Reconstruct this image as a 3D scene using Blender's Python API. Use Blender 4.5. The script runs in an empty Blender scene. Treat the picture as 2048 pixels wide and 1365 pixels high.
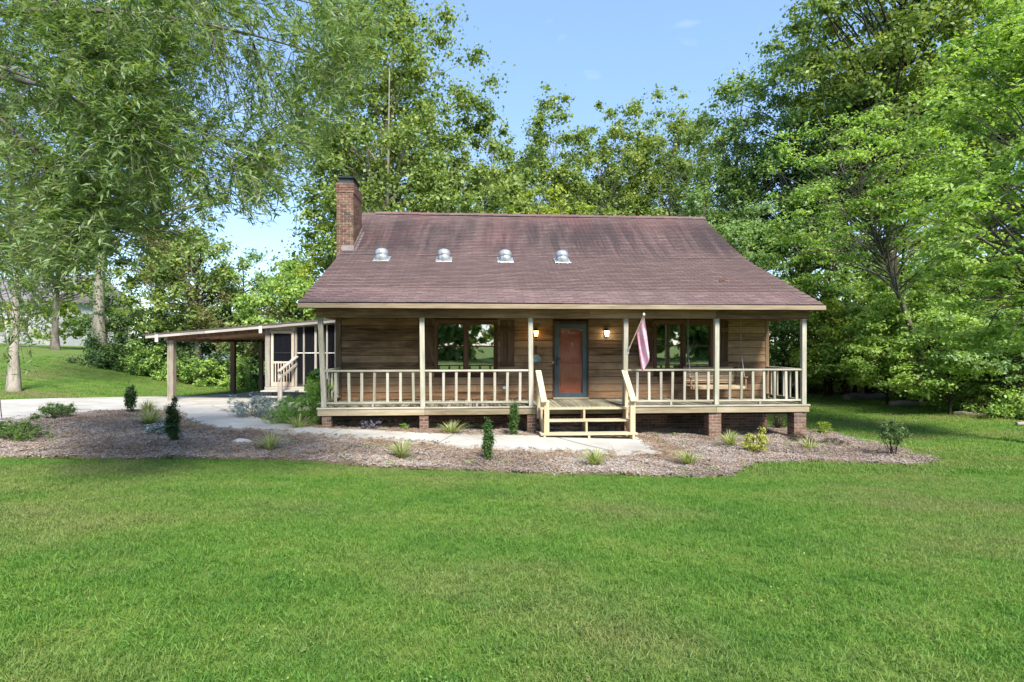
import bpy, bmesh, math, random
import numpy as np
from mathutils import Vector, Matrix, geometry
from math import radians as R, sin, cos, pi

scene = bpy.context.scene
COL = scene.collection
rnd = random.Random(7)

# ---------------------------------------------------------------- camera, sky, sun, exposure
CAM_Z = 1.7
cam_d = bpy.data.cameras.new('camera')
cam = bpy.data.objects.new('camera', cam_d)
COL.objects.link(cam)
cam.location = (0, 0, CAM_Z)
cam.rotation_euler = (R(90), 0, 0)
cam_d.lens = 20.0
cam_d.sensor_width = 36.0
cam_d.shift_y = 0.0037
cam_d.clip_start = 0.05
cam_d.clip_end = 2000
scene.camera = cam

SUN_AZ = R(160)      # compass-like angle from +Y towards +X: behind and to the right of the camera
SUN_EL = R(46)
world = bpy.data.worlds.new('World')
scene.world = world
world.use_nodes = True
wn = world.node_tree
wn.nodes.clear()
w_out = wn.nodes.new('ShaderNodeOutputWorld')
w_bg = wn.nodes.new('ShaderNodeBackground')
w_sky = wn.nodes.new('ShaderNodeTexSky')
w_sky.sky_type = 'NISHITA'
w_sky.sun_disc = False
w_sky.sun_elevation = SUN_EL
w_sky.sun_rotation = SUN_AZ
w_sky.air_density = 1.0
w_sky.dust_density = 0.0
w_sky.ozone_density = 1.2
w_bg.inputs['Strength'].default_value = 0.125
# even pale blue summer sky: the whole dome eased towards one blue, with a few faint wisps of cloud
w_mix = wn.nodes.new('ShaderNodeMix'); w_mix.data_type = 'RGBA'
w_mix.inputs[0].default_value = 0.6
w_mix.inputs[7].default_value = (.80, 1.38, 2.70, 1)
wn.links.new(w_sky.outputs[0], w_mix.inputs[6])
w_tc = wn.nodes.new('ShaderNodeTexCoord')
w_mp = wn.nodes.new('ShaderNodeMapping'); w_mp.inputs['Rotation'].default_value = (0, R(-35), 0); w_mp.inputs['Scale'].default_value = (2.2, 1.2, 9.0)
w_nz = wn.nodes.new('ShaderNodeTexNoise'); w_nz.inputs['Scale'].default_value = 2.2; w_nz.inputs['Detail'].default_value = 6; w_nz.inputs['Distortion'].default_value = .5
w_rp = wn.nodes.new('ShaderNodeMapRange'); w_rp.inputs[1].default_value = .62; w_rp.inputs[2].default_value = .82; w_rp.inputs[4].default_value = .55
w_cl = wn.nodes.new('ShaderNodeMix'); w_cl.data_type = 'RGBA'; w_cl.inputs[7].default_value = (2.6, 2.9, 3.3, 1)
wn.links.new(w_tc.outputs['Generated'], w_mp.inputs[0]); wn.links.new(w_mp.outputs[0], w_nz.inputs['Vector'])
wn.links.new(w_nz.outputs['Fac'], w_rp.inputs[0]); wn.links.new(w_rp.outputs[0], w_cl.inputs[0])
wn.links.new(w_mix.outputs[2], w_cl.inputs[6])
wn.links.new(w_cl.outputs[2], w_bg.inputs['Color'])
wn.links.new(w_bg.outputs[0], w_out.inputs['Surface'])

sun_d = bpy.data.lights.new('sun', 'SUN')
sun_d.energy = 2.8
sun_d.angle = R(14)
sun_d.color = (1.0, 0.94, 0.84)
sun = bpy.data.objects.new('sun', sun_d)
COL.objects.link(sun)
sdir = Vector((sin(SUN_AZ) * cos(SUN_EL), cos(SUN_AZ) * cos(SUN_EL), sin(SUN_EL)))
sun.location = sdir * 60
sun.rotation_euler = sdir.to_track_quat('Z', 'Y').to_euler()

vs = scene.view_settings
vs.view_transform = 'Standard'
vs.look = 'None'
vs.gamma = 1.0
vs.use_curve_mapping = False
vs.exposure = 1.68
scene.cycles.max_bounces = 10
scene.cycles.diffuse_bounces = 8
scene.cycles.transparent_max_bounces = 12
# ---------------------------------------------------------------- terrain height
GP = np.array([
 (0,0,0),(-4,0,.03),(5,0,-.06),(0,-12,.15),(-20,-12,.4),(20,-12,.1),(0,3,-.02),(-3,5,-.06),(4,5,-.22),(0,9.4,-.42),(-4,9.0,-.32),
 (-8.3,9.3,-.15),(8.5,11.4,-.65),(4.2,10.4,-.55),(-4.45,13.37,-.30),(.5,13.75,-.47),(7.27,14.19,-.67),(7.0,16.0,-.71),(-.5,12.6,-.44),
 (-11.76,19.6,-.28),(-11.87,24.7,-.50),(-8,18.5,-.30),(-12,13.3,-.15),(-16.3,18.1,-.10),(-17.9,20.4,.05),(-21.8,30,.70),(-39,48,1.5),
 (-16.4,30,-.40),(-9,30,-.55),(16,27,-.55),(15.7,17.5,-.53),(11,20,-.66),(10,30,-.6),(20,30,-.3),(30,20,0),(40,42,1),(0,40,-.8),(0,62,-.5),
 (24,8,-.1),(-30,12,.5),(-34,30,1.3),(-150,100,4),(150,100,3),(0,200,2),(-150,-100,2),(150,-100,2),(0,-120,1)], float)
def _k(d2):
    d2 = np.maximum(d2, 1e-9)
    return 0.5 * d2 * np.log(d2)
_n = len(GP)
_A = np.zeros((_n + 3, _n + 3))
_d = ((GP[:, None, :2] - GP[None, :, :2]) ** 2).sum(-1)
_A[:_n, :_n] = _k(_d) + np.eye(_n) * 2.0
_A[:_n, _n] = 1
_A[:_n, _n + 1:] = GP[:, :2]
_A[_n:, :_n] = _A[:_n, _n:].T
_W = np.linalg.solve(_A, np.concatenate([GP[:, 2], np.zeros(3)]))
def gz(x, y):
    x = np.asarray(x, float); y = np.asarray(y, float)
    out = _W[_n] + _W[_n + 1] * x + _W[_n + 2] * y
    for i in range(_n):
        out = out + _W[i] * _k((x - GP[i, 0]) ** 2 + (y - GP[i, 1]) ** 2)
    return np.clip(out, -1.5, 6)
def g(x, y):
    return float(gz(x, y))
# house frame: t along the porch front, v into the house
HO = (-4.453, 13.37); HA = R(4.0)
def hw(t, v):
    return (HO[0] + t * cos(HA) - v * sin(HA), HO[1] + t * sin(HA) + v * cos(HA))
# ---------------------------------------------------------------- helpers: objects and meshes
def link(o, parent=None):
    COL.objects.link(o)
    if parent is not None:
        o.parent = parent
    return o
def tag(o, label=None, cat=None, group=None, kind=None):
    if label: o['label'] = label
    if cat: o['category'] = cat
    if group: o['group'] = group
    if kind: o['kind'] = kind
    return o
def empty(name, loc=(0, 0, 0), rz=0.0, parent=None):
    o = bpy.data.objects.new(name, None)
    o.empty_display_size = 0.3
    o.location = loc
    o.rotation_euler = (0, 0, rz)
    return link(o, parent)
def thing(name, label, cat, loc=(0, 0, 0), rz=0.0, group=None):
    return tag(empty(name, loc, rz), label, cat, group)
def put(name, me, parent=None, loc=(0, 0, 0), rot=(0, 0, 0), scale=None):
    o = bpy.data.objects.new(name, me)
    o.location = loc
    o.rotation_euler = rot
    if scale: o.scale = scale
    return link(o, parent)
def mesh_np(name, verts, faces, m=None, smooth=False):
    """verts (n,3); faces: (k,4) or (k,3) array, or a list of them"""
    if not isinstance(faces, (list, tuple)): faces = [faces]
    faces = [np.asarray(f, np.int32) for f in faces if len(f)]
    me = bpy.data.meshes.new(name)
    v = np.asarray(verts, np.float32)
    me.vertices.add(len(v))
    me.vertices.foreach_set('co', v.ravel())
    nl = sum(f.size for f in faces)
    nf = sum(len(f) for f in faces)
    me.loops.add(nl)
    me.polygons.add(nf)
    me.loops.foreach_set('vertex_index', np.concatenate([f.ravel() for f in faces]))
    starts = []; at = 0
    for f in faces:
        starts.append(at + np.arange(len(f)) * f.shape[1]); at += f.size
    me.polygons.foreach_set('loop_start', np.concatenate(starts).astype(np.int32))
    if smooth:
        me.polygons.foreach_set('use_smooth', np.ones(nf, bool))
    me.update(calc_edges=True)
    if m: me.materials.append(m)
    return me
class MB:
    """collects verts and faces for ONE mesh"""
    def __init__(s): s.v = []; s.f = []
    def add(s, vs, fs, M=None):
        b = len(s.v)
        if M is not None: vs = [M @ Vector(p) for p in vs]
        s.v += [tuple(p) for p in vs]
        s.f += [tuple(i + b for i in f) for f in fs]
        return s
    def box(s, lo, hi, c=0.0, M=None):
        vs, fs = cbox(lo, hi, c)
        return s.add(vs, fs, M)
    def tube(s, pts, rad, n=6, cap=True):
        pts = [Vector(p) for p in pts]
        if not isinstance(rad, (list, tuple)): rad = [rad] * len(pts)
        b = len(s.v); x = None
        for i, p in enumerate(pts):
            d = (pts[min(i + 1, len(pts) - 1)] - pts[max(i - 1, 0)])
            d = d.normalized() if d.length > 1e-9 else Vector((0, 0, 1))
            if x is None:
                x = d.cross(Vector((0, 0, 1)) if abs(d.z) < .9 else Vector((1, 0, 0))).normalized()
            x = (x - d * x.dot(d)).normalized()
            y = d.cross(x)
            for k in range(n):
                a = 2 * pi * k / n
                s.v.append(tuple(p + (x * cos(a) + y * sin(a)) * rad[i]))
        for i in range(len(pts) - 1):
            for k in range(n):
                s.f.append((b + i * n + k, b + i * n + (k + 1) % n, b + (i + 1) * n + (k + 1) % n, b + (i + 1) * n + k))
        if cap:
            s.f.append(tuple(b + k for k in reversed(range(n))))
            s.f.append(tuple(b + (len(pts) - 1) * n + k for k in range(n)))
        return s
    def lathe(s, prof, n=16, M=None):
        vs = []; fs = []
        for r, z in prof:
            for k in range(n):
                a = 2 * pi * k / n
                vs.append((r * cos(a), r * sin(a), z))
        for i in range(len(prof) - 1):
            for k in range(n):
                fs.append((i * n + k, i * n + (k + 1) % n, (i + 1) * n + (k + 1) % n, (i + 1) * n + k))
        fs.append(tuple(reversed(range(n))))
        fs.append(tuple((len(prof) - 1) * n + k for k in range(n)))
        return s.add(vs, fs, M)
    def mesh(s, name, m=None, smooth=False):
        me = bpy.data.meshes.new(name)
        me.from_pydata(s.v, [], s.f)
        if m: me.materials.append(m)
        if smooth:
            me.polygons.foreach_set('use_smooth', np.ones(len(me.polygons), bool))
        me.update()
        return me
def cbox(lo, hi, c=0.0):
    """box with chamfered edges: 24 corners, 44 triangles"""
    lo = Vector(lo); hi = Vector(hi)
    if c <= 0:
        vs = [(x, y, z) for x in (lo.x, hi.x) for y in (lo.y, hi.y) for z in (lo.z, hi.z)]
        return vs, [(0, 1, 3, 2), (4, 6, 7, 5), (0, 4, 5, 1), (2, 3, 7, 6), (0, 2, 6, 4), (1, 5, 7, 3)]
    c = min(c, *[(hi[i] - lo[i]) * .45 for i in range(3)])
    vs = []; idx = {}
    for sx in (0, 1):
        for sy in (0, 1):
            for sz in (0, 1):
                p = (hi.x if sx else lo.x, hi.y if sy else lo.y, hi.z if sz else lo.z)
                sg = (-1 if sx else 1, -1 if sy else 1, -1 if sz else 1)
                for a in range(3):
                    q = [p[i] + (0 if i == a else sg[i] * c) for i in range(3)]
                    idx[(sx, sy, sz, a)] = len(vs); vs.append(tuple(q))
    fs = []
    for a in range(3):
        o = [i for i in range(3) if i != a]
        for s in (0, 1):
            quad = []
            for u, w in ((0, 0), (1, 0), (1, 1), (0, 1)):
                k = [0, 0, 0]; k[a] = s; k[o[0]] = u; k[o[1]] = w
                quad.append(idx[(k[0], k[1], k[2], a)])
            flip = (s == 0) != (a == 1)
            fs.append(tuple(reversed(quad)) if flip else tuple(quad))
        for u in (0, 1):
            for w in (0, 1):
                q = []
                for e, ax in ((0, o[0]), (0, o[1]), (1, o[1]), (1, o[0])):
                    k = [0, 0, 0]; k[a] = e; k[o[0]] = u; k[o[1]] = w
                    q.append(idx[(k[0], k[1], k[2], ax)])
                flip = (u == w) != (a == 1)
                fs.append(tuple(reversed(q)) if not flip else tuple(q))
    for sx in (0, 1):
        for sy in (0, 1):
            for sz in (0, 1):
                t = [idx[(sx, sy, sz, a)] for a in range(3)]
                fs.append(tuple(t) if (sx + sy + sz) % 2 == 1 else tuple(reversed(t)))
    return vs, fs
_box_cache = {}
def box(name, parent, size, mat, loc, rot=(0, 0, 0), c=0.004):
    """a board, brick or post: box centred on loc; alike boxes share their mesh"""
    key = (tuple(round(s, 4) for s in size), mat.name, c)
    me = _box_cache.get(key)
    if me is None:
        h = [s / 2 for s in size]
        me = MB().box((-h[0], -h[1], -h[2]), h, c).mesh(name, mat)
        _box_cache[key] = me
    return put(name, me, parent, loc, rot)
def span(name, parent, lo, hi, mat, c=0.004):
    lo = Vector(lo); hi = Vector(hi)
    return box(name, parent, tuple(hi - lo), mat, tuple((lo + hi) / 2), c=c)

# ---------------------------------------------------------------- helpers: materials
class NT:
    def __init__(s, name):
        s.m = bpy.data.materials.new(name); s.m.use_nodes = True
        s.t = s.m.node_tree; s.t.nodes.clear()
        s.out = s.n('ShaderNodeOutputMaterial')
    def n(s, ty, props=None, **inp):
        nd = s.t.nodes.new(ty)
        for k, v in (props or {}).items(): setattr(nd, k, v)
        for k, v in inp.items():
            sock = nd.inputs[int(k[1:])] if k[0] == '_' and k[1:].isdigit() else nd.inputs[k.replace('_', ' ')]
            if hasattr(v, 'is_linked') or isinstance(v, bpy.types.NodeSocket): s.t.links.new(v, sock)
            else: sock.default_value = v
        return nd
    def link(s, a, b): s.t.links.new(a, b)
    def obj(s): return s.n('ShaderNodeTexCoord').outputs['Object']
    def geo(s, k): return s.n('ShaderNodeNewGeometry').outputs[k]
    def rand(s): return s.n('ShaderNodeObjectInfo').outputs['Random']
    def math(s, op, a, b=0.5, clamp=False):
        return s.n('ShaderNodeMath', dict(operation=op, use_clamp=clamp), _0=a, _1=b).outputs[0]
    def noise(s, vec, scale, detail=3, rough=.55, w=None, dist=0.0):
        nd = s.n('ShaderNodeTexNoise', dict(noise_dimensions='4D' if w is not None else '3D'), Vector=vec, Scale=scale, Detail=detail, Roughness=rough, Distortion=dist)
        if w is not None: s.link(w, nd.inputs['W'])
        return nd.outputs['Fac']
    def scale(s, vec, xyz):
        return s.n('ShaderNodeMapping', Vector=vec, Scale=xyz).outputs[0]
    def ramp(s, fac, stops, interp='LINEAR'):
        nd = s.n('ShaderNodeValToRGB', Fac=fac)
        cr = nd.color_ramp; cr.interpolation = interp
        while len(cr.elements) < len(stops): cr.elements.new(.5)
        for e, (p, c) in zip(cr.elements, stops):
            e.position = p
            e.color = (c, c, c, 1) if isinstance(c, (int, float)) else (*c, 1)
        return nd.outputs['Color']
    def mix(s, fac, a, b, blend='MIX'):
        nd = s.n('ShaderNodeMix', dict(data_type='RGBA', blend_type=blend))
        for sock, v in ((nd.inputs[0], fac), (nd.inputs[6], a), (nd.inputs[7], b)):
            if isinstance(v, bpy.types.NodeSocket): s.link(v, sock)
            elif isinstance(v, (int, float)): sock.default_value = v
            else: sock.default_value = (*v, 1)
        return nd.outputs[2]
    def bump(s, h, strength=.3, dist=.01):
        return s.n('ShaderNodeBump', Strength=strength, Distance=dist, Height=h).outputs[0]
    def pbr(s, col, rough=.8, normal=None, spec=.3, metal=0.0):
        b = s.n('ShaderNodeBsdfPrincipled')
        for k, v in (('Base Color', col), ('Roughness', rough), ('Specular IOR Level', spec), ('Metallic', metal), ('Normal', normal)):
            if v is None: continue
            if isinstance(v, bpy.types.NodeSocket): s.link(v, b.inputs[k])
            elif k == 'Base Color': b.inputs[k].default_value = (*v, 1)
            else: b.inputs[k].default_value = v
        return b.outputs[0]
    def done(s, sh): s.link(sh, s.out.inputs['Surface']); return s.m

def wood(name, dark, mid, lite, axis=0, rough=.85, knots=.5, tone=.35, grain=1.0, stain=None):
    """weathered board: grain along the long axis, knots, streaks, each board its own tone"""
    a = NT(name)
    o = a.obj(); r = a.rand(); w = a.math('MULTIPLY', r, 57.0)
    sc = [26 * grain] * 3; sc[axis] = 1.6 * grain
    g1 = a.noise(a.scale(o, sc), 1.0, 4, .6, w, .6)
    sc2 = [7.0] * 3; sc2[axis] = 1.1
    g2 = a.noise(a.scale(o, sc2), 1.0, 3, .6, w, .3)
    f = a.math('ADD', a.math('MULTIPLY', g1, .6), a.math('MULTIPLY', g2, .55))
    f = a.math('ADD', f, a.math('MULTIPLY', a.math('SUBTRACT', r, .5), tone))
    col = a.ramp(f, [(.34, dark), (.56, mid), (.80, lite)])
    if knots > 0:
        sk = [6.5] * 3; sk[axis] = 2.4
        vor = a.n('ShaderNodeTexVoronoi', dict(voronoi_dimensions='4D'), Vector=a.scale(o, sk), Scale=1.0, W=w).outputs['Distance']
        col = a.mix(a.math('MULTIPLY', a.ramp(vor, [(.05, 1), (.16, 0)]), knots), col, tuple(c * .35 for c in dark))
    if stain:
        st = a.noise(a.geo('Position'), 1.1, 4, .62)
        col = a.mix(a.ramp(st, [(.42, 0), (.66, stain[1])]), col, stain[0])
    return a.done(a.pbr(col, rough, a.bump(g1, .35, .006), .2))

M = {}
M['siding'] = wood('brown_siding', (.085, .047, .026), (.35, .205, .110), (.50, .325, .19), 0, .8, .8, .26, stain=((.050, .032, .021), .5))
M['trim'] = wood('brown_trim', (.055, .028, .017), (.12, .062, .037), (.20, .11, .065), 2, .75, .3)
M['trim_h'] = wood('brown_trim_across', (.055, .028, .017), (.12, .062, .037), (.20, .11, .065), 0, .75, .3)
M['shutter'] = wood('shutter_wood', (.060, .036, .023), (.125, .075, .047), (.21, .13, .08), 2, .8, .4)
M['corner'] = wood('corner_board_wood', (.10, .062, .038), (.21, .135, .082), (.33, .22, .14), 2, .8, .5)
M['post'] = wood('weathered_post_wood', (.19, .172, .135), (.385, .355, .292), (.57, .535, .455), 2, .85, .5, .25, stain=((.26, .27, .17), .5))
M['rail'] = wood('weathered_rail_wood', (.19, .172, .135), (.385, .355, .29), (.56, .525, .445), 0, .85, .35, .25, stain=((.26, .27, .17), .5))
M['rail_v'] = wood('weathered_side_rail_wood', (.20, .175, .125), (.40, .35, .26), (.56, .5, .4), 1, .85, .35, .25, stain=((.26, .27, .17), .5))
M['deck'] = wood('deck_wood', (.11, .098, .068), (.235, .21, .15), (.39, .35, .26), 1, .85, .3, .35, stain=((.13, .14, .075), .6))
M['rim'] = wood('rim_wood', (.15, .115, .07), (.31, .25, .165), (.47, .40, .28), 0, .85, .4, .25, stain=((.2, .2, .11), .5))
M['beam'] = wood('beam_wood', (.13, .075, .038), (.31, .19, .10), (.45, .30, .17), 0, .8, .6, .3, stain=((.08, .06, .035), .5))
M['fascia'] = wood('fascia_wood', (.14, .105, .065), (.27, .21, .14), (.39, .32, .225), 0, .8, .25, .2)
M['newpine'] = wood('pale_pine_across', (.31, .24, .14), (.49, .405, .265), (.62, .535, .38), 0, .7, .3, .15)
M['newpine_v'] = wood('pale_pine_upright', (.34, .25, .13), (.52, .41, .25), (.65, .55, .37), 2, .7, .4, .15)
M['newpine_d'] = wood('pale_pine_rail', (.40, .33, .19), (.62, .53, .33), (.78, .69, .48), 1, .7, .3, .15)
M['swing'] = wood('swing_wood', (.20, .13, .075), (.38, .28, .18), (.56, .44, .30), 0, .7, .2, .25)
M['swing_d'] = wood('swing_arm_wood', (.14, .08, .045), (.28, .17, .10), (.42, .27, .16), 1, .7, .2, .25)
M['grey'] = wood('grey_board_across', (.20, .185, .16), (.36, .335, .295), (.53, .50, .45), 0, .85, .2, .2)
M['grey_v'] = wood('grey_board_upright', (.19, .17, .14), (.34, .31, .265), (.50, .47, .41), 2, .85, .3, .2)
M['screendoor'] = wood('tan_door_wood', (.30, .22, .15), (.50, .40, .30), (.68, .58, .46), 2, .8, .2, .2)
M['oldpost'] = wood('old_post_wood', (.10, .08, .055), (.26, .22, .17), (.46, .42, .35), 2, .85, .3, .2, stain=((.09, .08, .05), .4))
M['redpost'] = wood('brown_post_wood', (.075, .042, .028), (.17, .10, .065), (.28, .18, .12), 2, .85, .3, .2)
M['soffit'] = wood('soffit_wood', (.14, .08, .05), (.29, .18, .115), (.44, .30, .20), 1, .85, .2, .3)
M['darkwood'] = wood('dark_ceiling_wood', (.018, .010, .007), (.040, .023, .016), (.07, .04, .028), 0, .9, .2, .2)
M['backplank'] = wood('vertical_wall_wood', (.055, .040, .030), (.11, .082, .060), (.18, .14, .10), 2, .85, .3, .4)
M['log'] = wood('log_wood', (.10, .085, .07), (.24, .21, .175), (.40, .36, .30), 0, .9, .3, .3)

def brick_mat():
    a = NT('red_brick'); o = a.obj(); r = a.rand(); w = a.math('MULTIPLY', r, 91.0)
    base = a.ramp(r, [(0, (.068, .037, .030)), (.25, (.130, .062, .046)), (.5, (.170, .080, .057)), (.72, (.215, .125, .092)), (.88, (.105, .060, .050)), (1, (.045, .036, .034))])
    n = a.noise(o, 22, 4, .6, w)
    col = a.mix(a.ramp(n, [(.38, 0), (.75, .45)]), base, (.36, .26, .19))
    st = a.noise(a.geo('Position'), 2.2, 4, .6)
    col = a.mix(a.ramp(st, [(.5, 0), (.72, .35)]), col, (.13, .12, .065))
    return a.done(a.pbr(col, .9, a.bump(a.noise(o, 60, 4, .6, w), .5, .004), .15))
M['brick'] = brick_mat()
def plain(name, c1, c2, scale=6, rough=.85, bump=.3, spec=.25, metal=0.0, space='obj', c3=None, bscale=40):
    a = NT(name); v = a.obj() if space == 'obj' else a.geo('Position')
    n = a.noise(v, scale, 5, .6)
    stops = [(.32, c1), (.68, c2)] + ([(.82, c3)] if c3 else [])
    col = a.ramp(n, stops)
    return a.done(a.pbr(col, rough, a.bump(a.noise(v, bscale, 4, .6), bump, .004), spec, metal))
M['mortar'] = plain('mortar', (.30, .275, .225), (.46, .43, .36), 9)
M['teal'] = plain('blue_green_painted_metal', (.045, .082, .098), (.075, .122, .138), 3, .45, .05, .5)
M['black_metal'] = plain('black_metal', (.012, .012, .013), (.03, .03, .032), 8, .45, .1, .5)
M['steel'] = plain('worn_steel', (.22, .26, .27), (.40, .44, .45), 9, .38, .1, .5, .75)
M['cap_metal'] = plain('dark_cap_metal', (.022, .025, .028), (.06, .065, .07), 5, .5, .1, .5, .3)
M['galv'] = plain('galvanised_metal', (.40, .42, .43), (.60, .62, .63), 6, .33, .08, .5, .6)
M['flashing'] = plain('grey_flashing', (.20, .165, .16), (.33, .27, .26), 5, .55, .1, .5, .3)
M['white'] = plain('white_paint', (.66, .66, .64), (.80, .80, .78), 4, .6, .05)
M['offwhite'] = plain('aged_plastic', (.55, .53, .48), (.72, .70, .65), 4, .5, .05)
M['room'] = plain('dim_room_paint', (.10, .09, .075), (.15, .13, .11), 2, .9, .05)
M['curtain'] = plain('pale_curtain_cloth', (.30, .28, .24), (.44, .42, .37), 3, .9, .1)
M['soil'] = plain('dark_soil', (.035, .024, .017), (.085, .058, .038), 3, .95, .7, .1, space='pos')
M['stone'] = plain('pale_stone', (.42, .38, .32), (.62, .58, .51), 5, .9, .4)
M['chain'] = plain('grey_chain', (.18, .17, .16), (.36, .34, .31), 12, .5, .1, .5, .6)

def concrete():
    a = NT('pale_concrete'); p = a.geo('Position')
    n = a.noise(p, .8, 6, .65); f = a.noise(p, 26, 4, .7)
    col = a.ramp(n, [(.30, (.33, .30, .255)), (.55, (.48, .455, .40)), (.75, (.58, .55, .485))])
    col = a.mix(a.ramp(f, [(.40, .0), (.72, .30)]), col, (.30, .28, .25))
    st = a.noise(a.scale(p, (.5, 1.4, 1)), 1.4, 5, .7)
    col = a.mix(a.ramp(st, [(.52, 0), (.72, .6)]), col, (.28, .24, .19))
    return a.done(a.pbr(col, .9, a.bump(f, .35, .004), .2))
M['concrete'] = concrete()
def door_red():
    a = NT('red_door_paint'); o = a.obj()
    n = a.noise(o, 2.2, 4, .6)
    col = a.ramp(n, [(.3, (.42, .090, .065)), (.7, (.55, .165, .100))])
    return a.done(a.pbr(col, .4, a.bump(a.noise(o, 30, 3), .08, .003), .5))
M['door'] = door_red()
def glass(name, tint=(.85, .9, .88), refl=1.5, gain=1.9):
    a = NT(name)
    fr = a.n('ShaderNodeFresnel', IOR=refl).outputs[0]
    fr = a.math('MULTIPLY', fr, gain, True)
    wv = a.bump(a.noise(a.obj(), 1.6, 2), .05, .02)
    gl = a.n('ShaderNodeBsdfGlossy', Color=(1, 1, 1, 1), Roughness=.015, Normal=wv).outputs[0]
    tr = a.n('ShaderNodeBsdfTransparent', Color=(*tint, 1)).outputs[0]
    return a.done(a.n('ShaderNodeMixShader', _0=fr, _1=tr, _2=gl).outputs[0])
M['glass'] = glass('window_glass', (.62, .68, .64), 2.2, 2.9)
M['storm_glass'] = glass('storm_door_glass', (.97, .97, .96), 1.22)
def screen():
    a = NT('insect_screen')
    d = a.n('ShaderNodeBsdfDiffuse', Color=(.018, .020, .026, 1)).outputs[0]
    t = a.n('ShaderNodeBsdfTransparent').outputs[0]
    return a.done(a.n('ShaderNodeMixShader', _0=.50, _1=t, _2=d).outputs[0])
M['screen'] = screen()
def lit(name, col, power):
    a = NT(name)
    e = a.n('ShaderNodeEmission', Color=(*col, 1), Strength=power).outputs[0]
    return a.done(e)
M['lamp_amber'] = lit('amber_lamp_glow', (1.0, .50, .12), 5.0)
M['lamp_white'] = lit('white_lamp_glow', (1.0, .84, .55), 7.0)
def shingle_mat():
    a = NT('wine_red_shingle'); o = a.obj(); r = a.geo('Random Per Island'); p = a.geo('Position')
    r2 = a.math('FRACT', a.math('ADD', a.rand(), a.math('MULTIPLY', r, 7.3)))
    base = a.ramp(r2, [(0, (.122, .077, .073)), (.35, (.143, .091, .086)), (.7, (.164, .107, .099)), (1, (.190, .126, .115))])
    gr = a.noise(p, 120, 2, .7)
    col = a.mix(a.ramp(gr, [(.35, 0), (.8, .5)]), base, (.26, .195, .18))
    # grey algae streaks running down the slope, strongest below the ridge
    st = a.noise(a.scale(p, (1.6, .16, .16)), 1.3, 6, .7, None, .4)
    big = a.noise(p, .30, 3, .5)
    hgt = a.n('ShaderNodeSeparateXYZ', Vector=p).outputs[2]
    up = a.n('ShaderNodeMapRange', dict(interpolation_type='SMOOTHSTEP'), _0=hgt, _1=4.1, _2=4.9, _3=.25, _4=1.0).outputs[0]
    top = a.n('ShaderNodeMapRange', dict(interpolation_type='SMOOTHSTEP'), _0=hgt, _1=5.75, _2=6.3, _3=1.0, _4=.35).outputs[0]
    m = a.math('MULTIPLY', a.ramp(a.math('ADD', a.math('MULTIPLY', st, .65), a.math('MULTIPLY', big, .4)), [(.39, 0), (.57, .8)]), a.math('MULTIPLY', up, top))
    col = a.mix(m, col, (.034, .029, .033))
    rd = a.noise(a.scale(p, (.5, .4, .4)), 1.0, 4, .6)
    red = a.math('MULTIPLY', a.ramp(rd, [(.45, 0), (.7, .4)]), a.n('ShaderNodeMapRange', _0=hgt, _1=4.6, _2=6.2, _3=.15, _4=1.0).outputs[0])
    col = a.mix(red, col, (.235, .085, .09))
    return a.done(a.pbr(col, .95, a.bump(gr, .4, .003), .15))
M['shingle'] = shingle_mat()
M['shingle_edge'] = plain('dark_asphalt_edge', (.022, .017, .017), (.05, .038, .038), 30, .95, .3, .15)
def lean_roof():
    return plain('dark_roof_felt', (.06, .05, .05), (.13, .105, .10), 5, .9, .4, .2)
M['leanroof'] = lean_roof()
def flag_mat():
    a = NT('faded_pink_flag_cloth'); o = a.obj()
    n = a.noise(o, 5.5, 3, .55, None, 1.2)
    col = a.ramp(n, [(.36, (.82, .40, .53)), (.52, (.88, .52, .63)), (.60, (.78, .62, .72)), (.68, (.80, .72, .78))])
    s = a.n('ShaderNodeSeparateXYZ', Vector=o).outputs[2]
    edge = a.n('ShaderNodeMapRange', _0=s, _1=-.75, _2=-.62, _3=1.0, _4=0.0).outputs[0]
    col = a.mix(edge, col, (.85, .36, .33))
    d = a.pbr(col, .8, None, .2)
    t = a.n('ShaderNodeBsdfTranslucent', Color=(.8, .3, .4, 1)).outputs[0]
    return a.done(a.n('ShaderNodeMixShader', _0=.3, _1=d, _2=t).outputs[0])
M['flag'] = flag_mat()
def bark(name, c1, c2, c3, sc=5.0):
    a = NT(name); o = a.obj()
    n = a.noise(a.scale(o, (sc, sc, sc * .28)), 1.0, 6, .7, None, .4)
    l = a.noise(o, .9, 4, .6)
    col = a.ramp(n, [(.32, c1), (.52, c2), (.72, c3)])
    col = a.mix(a.ramp(l, [(.5, 0), (.7, .45)]), col, (.09, .11, .06))
    return a.done(a.pbr(col, .95, a.bump(n, .8, .03), .1))
M['bark_pale'] = bark('pale_bark', (.16, .135, .105), (.34, .30, .245), (.50, .46, .39))
M['bark_grey'] = bark('grey_bark', (.06, .052, .043), (.15, .13, .108), (.26, .23, .195))
M['bark_dark'] = bark('dark_bark', (.022, .018, .014), (.055, .045, .036), (.11, .09, .075))
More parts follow.
